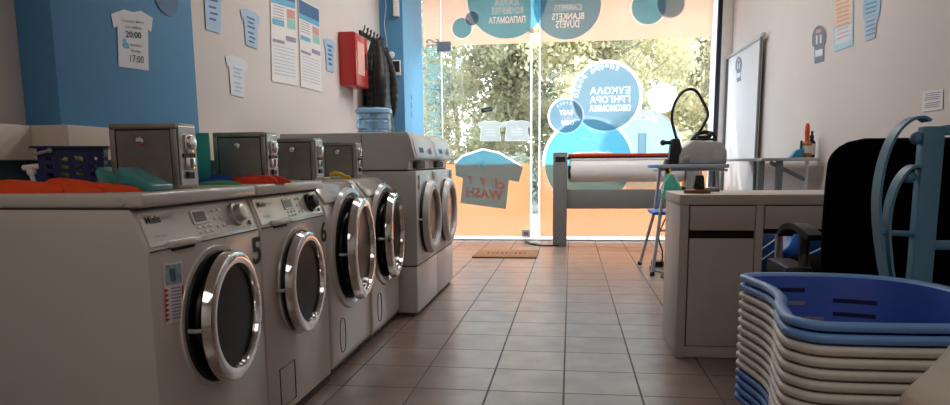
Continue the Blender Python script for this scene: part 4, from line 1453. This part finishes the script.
by = 5.08
rt = shelf_thing('blue_brush', 1.545, by, 'blue hand brush lying at the front of the items on the shelf table', 'brush')
mb = MB(); mb.prism([(1.49, szt + .001), (1.575, szt + .001), (1.575, szt + .06), (1.55, szt + .06), (1.52, szt + .045)], 'y', by - .03, by + .03, mat('brush_blue', (50, 140, 180), .5), .006); mb.build('head', rt)
mb = MB(); mb.tube([(1.563, by, szt + .055), (1.563, by, szt + .115)], .009, mat('dark_green', (30, 80, 80), .5), 8); mb.build('handle', rt)
rt = shelf_thing('spray_jar', 1.60, by + .02, 'small amber jar with tall orange brush handle on the shelf table', 'jar')
mb = MB(); mb.lathe([(.03, .001), (.032, .01), (.032, .09), (.026, .105), (.022, .11)], mat('amber_jar', (180, 120, 60), .4), 20, Matrix.Translation((1.605, by + .02, szt))); mb.lathe([(.0325, .03), (.0325, .08)], M_PAPER, 20, Matrix.Translation((1.605, by + .02, szt))); mb.build('jar_body', rt)
mb = MB(); mb.tube([(1.605, by + .02, szt + .105), (1.604, by + .02, szt + .16), (1.603, by + .02, szt + .215), (1.603, by + .02, szt + .232)], [.014, .017, .015, .008], M_ORANGE, 10); mb.build('handle', rt)
by2 = by + .06
rt = shelf_thing('dropper_bottle', 1.645, by2, 'dark bottle with white label and pump on the shelf table', 'bottle')
mb = MB(); mb.lathe([(.024, .001), (.026, .008), (.026, .105), (.012, .125), (.012, .135)], mat('dark_violet_glass', (36, 28, 58), .2), 20, Matrix.Translation((1.66 - .012, by2, szt))); mb.build('bottle_body', rt)
mb = MB(); mb.lathe([(.0268, .02), (.0268, .095)], M_PAPER, 20, Matrix.Translation((1.648, by2, szt))); mb.build('label_band', rt)
mb = MB(); mb.lathe([(.014, .13), (.014, .15), (.008, .155), (.008, .18), (.001, .182)], M_BLACK, 14, Matrix.Translation((1.648, by2, szt))); mb.build('pump', rt)

# ------------------------------------------------------------------ desk
dx0, dx1, dy0, dy1, dz = .487, 1.55, 3.207, 3.68, .751
rt = root('desk', ((dx0 + dx1) / 2, (dy0 + dy1) / 2, 0), 'white laminate desk with cabinet door and drawers', 'desk')
mb = MB(); mb.box(dx0 - .004, dx1, dy0 - .004, dy1, dz - .045, dz, M_DESK, .003); mb.build('desktop', rt)
mb = MB(); mb.box(dx0, dx0 + .04, dy0, dy1, .001, dz - .046, M_DESK, .002); mb.build('side_panel', rt)
mb = MB(); mb.box(.815, .848, dy0, dy1, .001, dz - .046, M_DESK, .002); mb.build('side_panel', rt)
mb = MB(); mb.box(dx1 - .04, dx1, dy0, dy1, .001, dz - .046, M_DESK, .002); mb.build('side_panel', rt)
mb = MB(); mb.box(dx0 + .041, .814, dy0 + .01, dy1 - .01, .002, .055, M_DESK, .002); mb.build('plinth', rt)
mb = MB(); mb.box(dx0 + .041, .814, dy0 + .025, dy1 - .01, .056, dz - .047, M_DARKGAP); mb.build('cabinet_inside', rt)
mb = MB(); mb.box(dx0 + .045, .811, dy0 - .001, dy0 + .02, .06, .555, M_DESK, .002); mb.build('cabinet_door', rt)
mb = MB(); mb.box(dx0 + .045, .811, dy0 - .001, dy0 + .02, .592, dz - .05, M_DESK, .002); mb.build('drawer', rt)
mb = MB(); mb.box(.852, dx1 - .045, dy0 - .001, dy0 + .02, .600, dz - .05, M_DESK, .002); mb.build('drawer', rt)
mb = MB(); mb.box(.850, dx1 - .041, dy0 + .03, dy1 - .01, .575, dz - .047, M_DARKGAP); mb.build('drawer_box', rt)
# on the desk
mb = MB()
mb.lathe([(.06, 0), (.062, .004), (.062, .014), (.05, .018), (.03, .02), (.001, .02)], M_WOOD, 24, Matrix.Translation((.585, 3.36, dz + .0005)) @ Matrix.Scale(.55, 4, (0, 1, 0)))
tag(mb.build('wooden_block', None, (.585, 3.36, dz)), 'low oval brown wooden block on the desk edge', 'wooden block')
mb = MB(); mb.box(.62, .72, 3.52, 3.6, dz + .001, dz + .014, M_GREYMETAL, .004)
for i in range(4):
    for k in range(3):
        mb.box(.628 + i * .022, .645 + i * .022, 3.528 + k * .022, 3.545 + k * .022, dz + .014, dz + .02, M_STEEL_L, .003, 1)
tag(mb.build('calculator', None, (.67, 3.56, dz)), 'small grey keypad calculator lying on the desk', 'calculator')
mb = MB()
for (x, w_) in ((.592, .035),):
    mb.prism([(x - .026, dz + .021), (x + .026, dz + .021), (x + .018, dz + .085), (x - .018, dz + .085)], 'y', 3.345, 3.38, M_BLACK, .006)
tag(mb.build('black_stamp', None, (.592, 3.36, dz + .02)), 'black tapered stamp standing on the oval wooden block', 'stamp')

# ------------------------------------------------------------------ blue bags under the desk
for i, (bx2, by3, w_, h_, lab) in enumerate(((.99, 3.98, .2, .54, 'shiny blue plastic laundry bag on the floor seen under the desk'), (1.34, 4.02, .2, .58, 'shiny blue plastic laundry bag on the floor behind the chair arm'))):
    rt = root('laundry_bag', (bx2, by3, 0), lab, 'bag', 'blue laundry bags under the desk')
    mb = MB()
    vs = []
    for a in range(15):
        t = a / 14
        for k in range(36):
            an = 2 * PI * k / 36
            e = 1 + .16 * noise.noise(Vector((math.cos(an) * 2 + i * 7, math.sin(an) * 2, t * 4)))
            rr = w_ * (.85 + .25 * math.sin(t * PI)) * (1 if t < .93 else .8) * e
            sq = 1 / max(abs(math.cos(an)), abs(math.sin(an))) ** .5
            vs.append((bx2 + rr * .8 * sq * math.cos(an), by3 + rr * .6 * sq * math.sin(an), .002 + t * h_ + .03 * noise.noise(Vector((an, t * 3, i)))*(1 if a else 0)))
    fs = [(a * 36 + k, a * 36 + (k + 1) % 36, (a + 1) * 36 + (k + 1) % 36, (a + 1) * 36 + k) for a in range(14) for k in range(36)] + [list(range(36))[::-1], [14 * 36 + k for k in range(36)]]
    mb.add(vs, fs, M_BAG, True); mb.build('bag_body', rt, ang=60)
    for s in (-1, 1):  # pale strips drawn in for white highlights on the shiny bag
        mb = MB()
        mb.tube(smooth_path([(bx2 - .1, by3 - w_ * .62, h_ * .62 + .03 * s), (bx2 - .02, by3 - w_ * .78, h_ * .7 + .03 * s), (bx2 + .1, by3 - w_ * .72, h_ * .86 + .03 * s)], 6), .012, M_BAGW, flat=(.016, .004), up=(0, 1, 0)); mb.build('highlight_strip', rt)
mb = MB(); mb.tube([(1.075, 3.76, .001), (1.075, 3.76, .72)], .02, M_GREY_L, 12)
mb.lathe([(.09, 0), (.085, .012), (.02, .02)], M_GREY_L, 20, Matrix.Translation((1.075, 3.76, .0005)))
tag(mb.build('metal_post', None, (1.075, 3.76, 0)), 'slim pale metal post standing behind the desk', 'post')

# ------------------------------------------------------------------ office chair (seen from behind)
ccx, ccy = 1.13, 2.48
rt = root('office_chair', (ccx, ccy, 0), 'black office chair seen from behind in front of the desk', 'chair')
mb = MB()
nW, nH = 24, 44
hw = .298
def chair_back(side):
    vs = []
    for j in range(nH + 1):
        t = j / nH
        z = .50 + t * .447
        wv = hw * (1 - .10 * (1 - t) ** 2)
        # rounded shoulders
        if t > .86:
            wv -= .085 * (1 - math.sqrt(max(0, 1 - ((t - .86) / .14) ** 2)))
        for i in range(nW + 1):
            s = i / nW * 2 - 1
            y = ccy - .09 * t - .03 * (s ** 2) + (.05 if side else -.035) * (1 - abs(s) ** 3.5) * (1 - abs(2 * t - 1) ** 5)
            vs.append((ccx + s * wv, y, z))
    return vs
va, vb = chair_back(0), chair_back(1)
fs = []
w1_ = nW + 1
for j in range(nH):
    for i in range(nW):
        fs.append((j * w1_ + i, j * w1_ + i + 1, (j + 1) * w1_ + i + 1, (j + 1) * w1_ + i))
mb.add(va, fs, M_FABRIC, True)
mb.add(vb, [f[::-1] for f in fs], M_FABRIC, True)
edge = [j * w1_ for j in range(nH + 1)] + [nH * w1_ + i for i in range(1, nW + 1)] + [j * w1_ + nW for j in range(nH - 1, -1, -1)] + [i for i in range(nW - 1, 0, -1)]
pth = [(Vector(va[k]) + Vector(vb[k])) / 2 for k in edge]
mb.tube(pth, .02, M_FABRIC, 8, closed=True)
mb.build('backrest', rt, ang=80)
mb = MB(); mb.box(ccx - .26, ccx + .26, ccy + .02, ccy + .50, .43, .52, M_FABRIC, .04, 4); mb.build('seat', rt)
for s in (-1, 1):
    X = ccx + s * .305
    mb = MB()
    mb.tube(smooth_path([(X - s * .05, ccy + .04, .49), (X, ccy + .06, .50), (X, ccy + .10, .56), (X, ccy + .1, .62), (X, ccy + .12, .655)], 5), .018, M_BLACK, 10)
    mb.box(X - .075 if s < 0 else X - .02, X + .02 if s < 0 else X + .075, ccy + .05, ccy + .3, .475, .53, M_BLACK, .012)
    ar = mb.build('armrest', rt)
    mb = MB()
    P = smooth_path([(X - s * .0, ccy + .34, .618), (X, ccy + .28, .648), (X, ccy + .18, .662), (X, ccy + .09, .655), (X - s * .01, ccy + .03, .635)], 6)
    mb.tube(P, .03, M_BLACK, flat=(.022, .055), up=(0, 0, 1)); mb.build('arm_pad', ar)
mb = MB(); mb.tube([(ccx, ccy + .26, .14), (ccx, ccy + .26, .43)], .028, M_BLACK, 12); mb.box(ccx - .035, ccx + .035, ccy - .06, ccy + .2, .40, .44, M_BLACK, .01); mb.tube([(ccx, ccy - .045, .42), (ccx, ccy - .055, .56)], .03, M_BLACK, flat=(.07, .014), up=(1, 0, 0)); mb.build('gas_column', rt)
for k in range(5):
    a = 2 * PI * k / 5 + .3
    e = Vector((ccx + .27 * math.cos(a), ccy + .26 + .27 * math.sin(a), .075))
    mb = MB(); mb.tube([(ccx, ccy + .26, .13), tuple(e + Vector((0, 0, .01)))], [.028, .018], M_BLACK, 10); lg = mb.build('base_leg', rt)
    mb = MB(); mb.lathe([(.001, -.02), (.026, -.02), (.03, 0), (.026, .02), (.001, .02)], M_BLACK, 16, Matrix.Translation((e.x, e.y, .031)) @ Matrix.Rotation(PI / 2, 4, 'X')); mb.tube([tuple(e), (e.x, e.y, .04)], .008, M_BLACK, 6); mb.build('caster', lg)

# ------------------------------------------------------------------ blue wrought-iron stand
yS = 2.0
rt = root('iron_stand', (.99, yS, 0), 'blue-grey painted wrought iron stand with curled bars', 'stand')
def onS(px, py):
    return on_y(px, py, yS)
upx = .938
mb = MB(); mb.box(upx - .026, upx + .026, yS - .02, yS + .02, .0, .985, M_STANDBLUE, .004); mb.build('upright', rt)
mb = MB(); mb.box(1.5 - .026, 1.5 + .026, yS - .02, yS + .02, .0, .985, M_STANDBLUE, .004); mb.build('upright', rt)
mb = MB(); mb.box(upx + .026, 1.474, yS - .016, yS + .016, .962, .988, M_STANDBLUE, .004); mb.build('top_rail', rt)
mb = MB(); mb.box(upx + .026, 1.474, yS - .012, yS + .012, .660, .684, M_STANDBLUE, .004); mb.build('middle_rail', rt)
mb = MB(); mb.box(upx + .026, 1.474, yS - .012, yS + .012, .20, .225, M_STANDBLUE, .004); mb.build('lower_rail', rt)
mb = MB()
A = [onS(x, y) for x, y in ((887, 300), (882, 265), (877.5, 230), (876.5, 200), (880, 172), (887, 148), (897, 130), (909, 120), (920, 117.5), (927, 121))]
mb.tube(smooth_path([(A[0].x + .0, yS, .05), (A[0].x, yS, .3)] + A, 6), .01, M_STANDBLUE, flat=(.05, .007), up=(0, 1, 0)); mb.ball((upx - .035, yS, .955), .017, M_STANDBLUE, 14); mb.build('outer_scroll', rt)
mb = MB()
B_ = [onS(x, y) for x, y in ((893, 300), (889, 265), (886.5, 230), (889, 205), (896, 184), (905, 171), (913, 166), (919, 168))]
mb.tube(smooth_path([(B_[0].x, yS - .002, .05), (B_[0].x, yS - .002, .3)] + B_, 6), .01, M_STANDBLUE, flat=(.045, .007), up=(0, 1, 0)); mb.ball((upx - .045, yS, .853), .017, M_STANDBLUE, 14); mb.build('inner_scroll', rt)
mb = MB(); mb.tube([(A[2].x, yS, .705), (upx, yS, .70)], .008, M_STANDBLUE, 8); mb.build('tie_bar', rt)

# ------------------------------------------------------------------ stack of laundry baskets
zt, pitch = .60, .0235
def outline(off=0., k=1.0):
    """hip-hugging plan: the left long side is pulled in"""
    cps = [(.436, 1.395), (.432, 1.44), (.450, 1.55), (.476, 1.64), (.483, 1.75), (.468, 1.86), (.462, 1.915), (.50, 1.945), (.60, 1.955), (.72, 1.945), (.82, 1.90), (.885, 1.80), (.905, 1.65), (.895, 1.52), (.865, 1.42), (.81, 1.375), (.70, 1.358), (.58, 1.352), (.476, 1.357)]
    c = Vector((.665, 1.63, 0))
    P = [Vector((x, y, 0)) for x, y in cps]
    n = len(P)
    out = []
    for i in range(n):
        p0, p1, p2, p3 = P[i - 1], P[i], P[(i + 1) % n], P[(i + 2) % n]
        for q in range(5):
            t = q / 5
            out.append(.5 * ((2 * p1) + (p2 - p0) * t + (2 * p0 - 5 * p1 + 4 * p2 - p3) * t * t + (3 * p1 - p0 - 3 * p2 + p3) * t ** 3))
    res = []
    m = len(out)
    for i in range(m):
        t = (out[(i + 1) % m] - out[i - 1]).normalized()
        nrm = Vector((t.y, -t.x, 0))          # inward for this winding is +nrm
        p = out[i] + nrm * off
        res.append(c + (p - c) * k)
    return res


def basket(i, material, label):
    z = zt - i * pitch
    rt = root('laundry_basket', (.665, 1.63, max(0, z - .26)), label, 'laundry basket', 'stacked laundry baskets')
    body_m = M_BASK_B if i == 0 else material
    # profile going from rim outside, over the lip and down the inside wall
    sect = [(-.004, -.018), (-.010, -.010), (-.009, -.003), (-.002, .0), (.010, -.002), (.016, -.008)]
    mb = MB()
    vs = []
    base = outline()
    m = len(base)
    for off, dz_ in sect:
        o_ = outline(off) if False else None
    rings = [[p + Vector((0, 0, z + dz_)) for p in outline(off if WIND > 0 else -off)] for off, dz_ in sect]
    for rg in rings:
        vs += rg
    fs = [(a * m + k, a * m + (k + 1) % m, (a + 1) * m + (k + 1) % m, (a + 1) * m + k) for a in range(len(sect) - 1) for k in range(m)]
    mb.add(vs, fs, material, True)
    mb.build('rim', rt, ang=70)
    mb = MB()
    hgt = .25
    lev = [0, .03, .06, .12, .18, hgt]
    vs = []
    for l in lev:
        k = 1 - .16 * l / hgt
        vs += [p + Vector((0, 0, z - .008 - l)) for p in outline((-.016 if WIND < 0 else .016), k)]
    fs = [(a * m + q, a * m + (q + 1) % m, (a + 1) * m + (q + 1) % m, (a + 1) * m + q) for a in range(len(lev) - 1) for q in range(m)]
    fs.append([(len(lev) - 1) * m + q for q in range(m)])
    mb.add(vs, fs, body_m, True)
    bd = mb.build('basket_wall', rt, ang=70)
    if i == 0:
        # slots in the far wall: flat grey and dark blue strips laid over the wall
        def far(s, l):
            k = 1 - .16 * l / hgt
            o2 = outline((-.016 if WIND < 0 else .016), k)
            return o2
        M_SLOT = mat('slot_grey', (150, 150, 150), .6)
        M_SLOTD = mat('slot_dark', (20, 28, 70), .7)
        segs = ((.530, .62, .035, M_SLOTD), (.53, .62, .07, M_SLOT), (.60, .68, .11, M_SLOT), (.53, .57, .11, M_SLOT), (.585, .64, .145, M_SLOT), (.70, .78, .06, M_SLOTD), (.70, .78, .095, M_SLOTD), (.5, .56, .145, M_SLOT))
        for (xa, xb, l, mm) in segs:
            o2 = far(0, l)
            idx = [q for q in range(m) if o2[q].y > 1.75]
            pts = sorted([o2[q] for q in idx], key=lambda p: p.x)
            seg = [p + Vector((0, -.003, z - .008 - l)) for p in pts if xa - .01 <= p.x <= xb + .01]
            if len(seg) > 1:
                mb = MB(); mb.tube(seg, .004, mm, flat=(.010, .002), up=(0, 0, 1)); mb.build('slot', bd)
    return rt


_o = outline()
_area = sum(_o[k].x * _o[(k + 1) % len(_o)].y - _o[(k + 1) % len(_o)].x * _o[k].y for k in range(len(_o)))
WIND = -1 if _area > 0 else 1
ordw = ['second', 'third', 'fourth', 'fifth', 'sixth', 'seventh', 'eighth', 'ninth', 'tenth', 'eleventh', 'twelfth', 'thirteenth', 'fourteenth', 'fifteenth']
NB = 15
for i in range(NB):
    if i == 0:
        basket(i, M_BASK_L, 'topmost laundry basket of the stack, blue inside with pale blue rim')
    elif i == 1:
        basket(i, M_BASK_L, 'pale blue laundry basket second from the top of the stack')
    elif i < 11:
        basket(i, M_BASK_W, 'white laundry basket, %s from the top of the stack' % ordw[i - 1])
    else:
        basket(i, M_BASK_D, 'blue laundry basket low in the stack, %s from the top' % ordw[i - 1])

# ------------------------------------------------------------------ beige bin at the near corner
rt = root('beige_bin', (.78, 1.02, 0), 'beige plastic bin with rounded lid at the near corner', 'bin')
mb = MB()
yb0, yb1 = .86, 1.12
mb.prism([(.52, 0), (.95, 0), (.95, .50), (.52, .50), (.505, .48), (.505, .02)], 'y', yb0 + .01, yb1 - .01, M_BIN, .012, None, 3); mb.build('bin_body', rt)
mb = MB()
lidp = [(.505, .505), (.95, .505), (.95, .685), (.68, .685), (.625, .672), (.582, .638), (.55, .59), (.519, .555), (.505, .535)]
mb.prism(lidp, 'y', yb0, yb1, M_BIN, .014, None, 3); ld = mb.build('lid', rt)
mb = MB()
gr = [Vector((x + .022, yb1 * 0 + yb0 - .001, zz - .012)) for x, zz in ((.513, .545), (.529, .562), (.555, .595), (.585, .638), (.625, .67), (.68, .685))]
mb.tube(smooth_path(gr, 4), .0022, M_SEAM, 6); mb.build('lid_groove', ld)

# ------------------------------------------------------------------ outside
b = MB(); b.box(-25, 25, GY + .06, 45, -.2, -.02, mat('pale_pavement', (196, 190, 180), .9, var=.08)); struct(b, 'pavement')
b = MB(); b.box(LX - .2, RX + .2, GY + .06, GY + .3, CZ, CZ + .15, M_CEIL); struct(b, 'slab_soffit')


def tree(cx, cy, h, rad, zlow, material, label, n, seed, size=.11):
    rnd = random.Random(seed)
    rt = root('street_tree', (cx, cy, -.02), label, 'tree', 'trees outside the shop window')
    mb = MB()
    mb.tube([(cx, cy, -.02), (cx + .1, cy, h * .3), (cx - .05, cy + .1, h * .6), (cx + .1, cy, h * .85)], [.09, .07, .05, .03], mat('bark', (150, 136, 118), .9, var=.2), 10)
    for k in range(9):
        a = rnd.uniform(0, 2 * PI)
        z0 = rnd.uniform(.25, .7) * h
        mb.tube([(cx, cy, z0), (cx + .5 * rad * math.cos(a), cy + .5 * rad * math.sin(a), z0 + .3), (cx + .95 * rad * math.cos(a), cy + .95 * rad * math.sin(a), z0 + .75)], [.03, .02, .01], mat('bark', (150, 136, 118), .9, var=.2), 6)
    mb.build('trunk', rt)
    clumps = [(rnd.gauss(0, .5), rnd.gauss(0, .45), rnd.uniform(0, 1)) for _i in range(46)]
    vs, fs = [], []
    for i in range(n):
        c = clumps[rnd.randrange(len(clumps))]
        px = cx + rad * (c[0] + rnd.gauss(0, .14)); py = cy + rad * (c[1] + rnd.gauss(0, .14))
        pz = zlow + (h - zlow) * max(0, c[2] + rnd.gauss(0, .06))
        s = size * rnd.uniform(.6, 1.3)
        d1 = Vector((rnd.gauss(0, 1), rnd.gauss(0, 1), rnd.gauss(0, 1))).normalized()
        d2 = d1.orthogonal().normalized()
        d2 = (d2 * math.cos(rnd.random() * 6) + d1.cross(d2) * math.sin(rnd.random() * 6))
        p = Vector((px, py, pz))
        k = len(vs)
        vs += [p - d1 * s * .5, p + d2 * s * .28, p + d1 * s * .5, p - d2 * s * .28]
        fs.append((k, k + 1, k + 2, k + 3))
    mb = MB(); mb.add(vs, fs, material); mb.build('foliage', rt)


LG1 = leaf_mat('yellow_green_leaves', (208, 198, 156))
LG2 = leaf_mat('olive_leaves', (174, 168, 134))
LG3 = leaf_mat('grey_green_leaves', (160, 162, 142))
tree(-3.6, 13.2, 4.3, 1.25, .5, LG3, 'grey-green bushy tree outside, seen through the glass door beside the blue column', 20160, 1)
tree(-1.35, 15.2, 4.6, 1.4, .5, LG2, 'olive bushy tree outside, behind the middle of the glass door', 21280, 2)
tree(.55, 13.3, 4.3, 1.25, .6, LG1, 'yellow-green tree outside, above the small EASY FAST CHEAP sticker', 20160, 3)
tree(2.75, 15.2, 4.5, 1.4, .5, LG1, 'yellow-green tree outside, behind the large Greek lettered sticker', 21280, 4)
tree(4.9, 17.3, 4.9, 1.5, .4, LG2, 'olive tree outside, behind the black hose near the dark window frame', 17920, 5)
tree(-1.2, 23.0, 6.0, 2.2, .3, LG3, 'broad grey-green tree outside, beyond all others behind the glass door', 14000, 8, .2)
tree(3.9, 23.0, 6.0, 2.3, .3, LG2, 'broad olive tree outside, beyond all others behind the wide pane', 14000, 9, .2)
tree(-5.6, 22.0, 5.8, 2.0, .3, LG2, 'olive tree outside, far back beside the slim side pane', 10000, 10, .2)
tree(-3.2, 19.2, 5.6, 1.7, .4, LG2, 'tall olive tree outside, furthest back behind the glass door', 17920, 6)
tree(1.0, 19.4, 5.6, 1.7, .4, LG3, 'tall grey-green tree outside, furthest back behind the wide pane', 17920, 7)
for i, (x, y, r_, lab) in enumerate(((-3.0, 12.4, .9, 'low dark shrub outside by the blue column, behind the door hinge side'), (-1.3, 12.8, .9, 'low pale shrub outside behind the small white T-shirt stickers'), (1.5, 13.0, 1.0, 'low shrub outside behind the ironing machine roll'), (3.4, 13.4, 1.0, 'low shrub outside by the dark window frame'))):
    rnd = random.Random(40 + i)
    rt = root('garden_shrub', (x, y, -.02), lab, 'shrub', 'shrubs outside the shop window')
    vs, fs = [], []
    for k in range(2600):
        a, bq = rnd.uniform(0, 2 * PI), rnd.uniform(0, 1)
        rr = r_ * rnd.uniform(.3, 1) ** .5
        p = Vector((x + rr * math.cos(a) * math.cos(bq), y + rr * .6 * math.sin(a) * math.cos(bq), .15 + 1.25 * r_ * math.sin(bq) * rnd.uniform(.5, 1)))
        d1 = Vector((rnd.gauss(0, 1), rnd.gauss(0, 1), rnd.gauss(0, 1))).normalized(); d2 = d1.orthogonal().normalized(); s = .1 * rnd.uniform(.6, 1.3)
        q = len(vs); vs += [p - d1 * s * .5, p + d2 * s * .3, p + d1 * s * .5, p - d2 * s * .3]; fs.append((q, q + 1, q + 2, q + 3))
    mb = MB(); mb.add(vs, fs, (LG3, LG3, LG2, LG1)[i]); mb.build('foliage', rt)
    mb = MB()
    for k in range(6):
        a = k * 1.05
        mb.tube([(x, y, -.02), (x + .25 * r_ * math.cos(a), y + .2 * r_ * math.sin(a), .5 * r_), (x + .5 * r_ * math.cos(a), y + .35 * r_ * math.sin(a), .95 * r_)], [.03, .02, .01], mat('bark', (150, 136, 118), .9, var=.2), 6)
    mb.build('stems', rt)
# pale house with an outside stair far on the right
rt = root('pale_house', (7.2, 24, -.02), 'pale white house with outside stair rail far beyond the trees', 'building')
mb = MB(); mb.box(4.6, 12, 24, 30, -.02, 6.5, mat('white_render', (238, 234, 226), .9), .02); mb.build('walls', rt)
mb = MB(); mb.box(4.4, 12.2, 23.8, 30.2, 6.5, 6.75, mat('pale_roof_edge', (214, 206, 196), .8), .02); mb.build('roof', rt)
for k in range(2):
    mb = MB(); mb.box(6 + k * 2.6, 7.2 + k * 2.6, 23.97, 24.02, 3.4, 4.8, mat('shutter_grey', (150, 158, 160), .6)); mb.build('window', rt)
mb = MB()
mb.tube([(3.6, 23.2, 2.2), (6.4, 23.2, 4.3)], .05, M_WHITE, 8); mb.tube([(3.6, 23.2, 1.7), (6.4, 23.2, 3.8)], .05, M_WHITE, 8)
for k in range(8):
    t = k / 7
    mb.tube([(3.6 + 2.8 * t, 23.2, 1.3 + 2.1 * t), (3.6 + 2.8 * t, 23.2, 2.2 + 2.1 * t)], .03, M_WHITE, 6)
mb.box(3.5, 3.7, 23.1, 23.9, -.02, 1.6, M_WHITE); mb.box(6.3, 6.5, 23.1, 24, -.02, 3.7, M_WHITE); mb.build('stair_rail', rt)

# ------------------------------------------------------------------ light
w = bpy.data.worlds.new('sky')
sc.world = w
w.use_nodes = True
nt = w.node_tree
bg = nt.nodes['Background']
sky = nt.nodes.new('ShaderNodeTexSky')
sky.sky_type = 'NISHITA'
sky.sun_disc = False
sky.sun_elevation = R(52)
sky.sun_rotation = R(-20)
sky.air_density = 1
sky.dust_density = 4
mixn = nt.nodes.new('ShaderNodeMix')
mixn.data_type = 'RGBA'
mixn.inputs[0].default_value = .55
mixn.inputs[7].default_value = (5.0, 5.7, 6.9, 1)
nt.links.new(sky.outputs[0], mixn.inputs[6])
nt.links.new(mixn.outputs[2], bg.inputs['Color'])
bg.inputs['Strength'].default_value = SKY = 1.3

sun = bpy.data.lights.new('sun', 'SUN')
sun.energy = 2.7
sun.angle = R(.6)
sun.color = (1, .95, .86)
so = bpy.data.objects.new('sun', sun)
col.objects.link(so)
dirv = Vector((.6, -.40, -.69)).normalized()
so.rotation_euler = dirv.to_track_quat('-Z', 'Y').to_euler()

# portal at the shop front steers sky sampling
pl = bpy.data.lights.new('portal', 'AREA')
pl.shape = 'RECTANGLE'
pl.size, pl.size_y = 3.4, 3.0
pl.cycles.is_portal = True
po = bpy.data.objects.new('portal', pl)
col.objects.link(po)
po.location = (-.05, GY + .12, 1.5)
po.rotation_euler = Vector((0, -1, 0)).to_track_quat('-Z', 'Y').to_euler()

# unseen fill lights added under the ceiling to brighten the room
for i, (x, y, e) in enumerate(((-.2, 6.2, 34), (-.2, 4.4, 24), (-.1, -1.1, 22))):
    L_ = bpy.data.lights.new('fill_light', 'AREA')
    L_.shape = 'RECTANGLE'
    L_.size, L_.size_y = 1.8, (1.6 if y < 0 else .5)
    L_.energy = e
    L_.color = (1, .965, .94)
    lo = bpy.data.objects.new('fill_light', L_)
    col.objects.link(lo)
    lo.location = (x, y, CZ - .06)

sc.view_settings.view_transform = 'Standard'
sc.view_settings.look = 'None'
sc.view_settings.exposure = 0.0
for o in bpy.data.objects:
    if '_o' in o.keys():
        del o['_o']
sc.cycles.max_bounces = 10
sc.cycles.transparent_max_bounces = 16
sc.cycles.caustics_reflective = False
sc.cycles.caustics_refractive = False
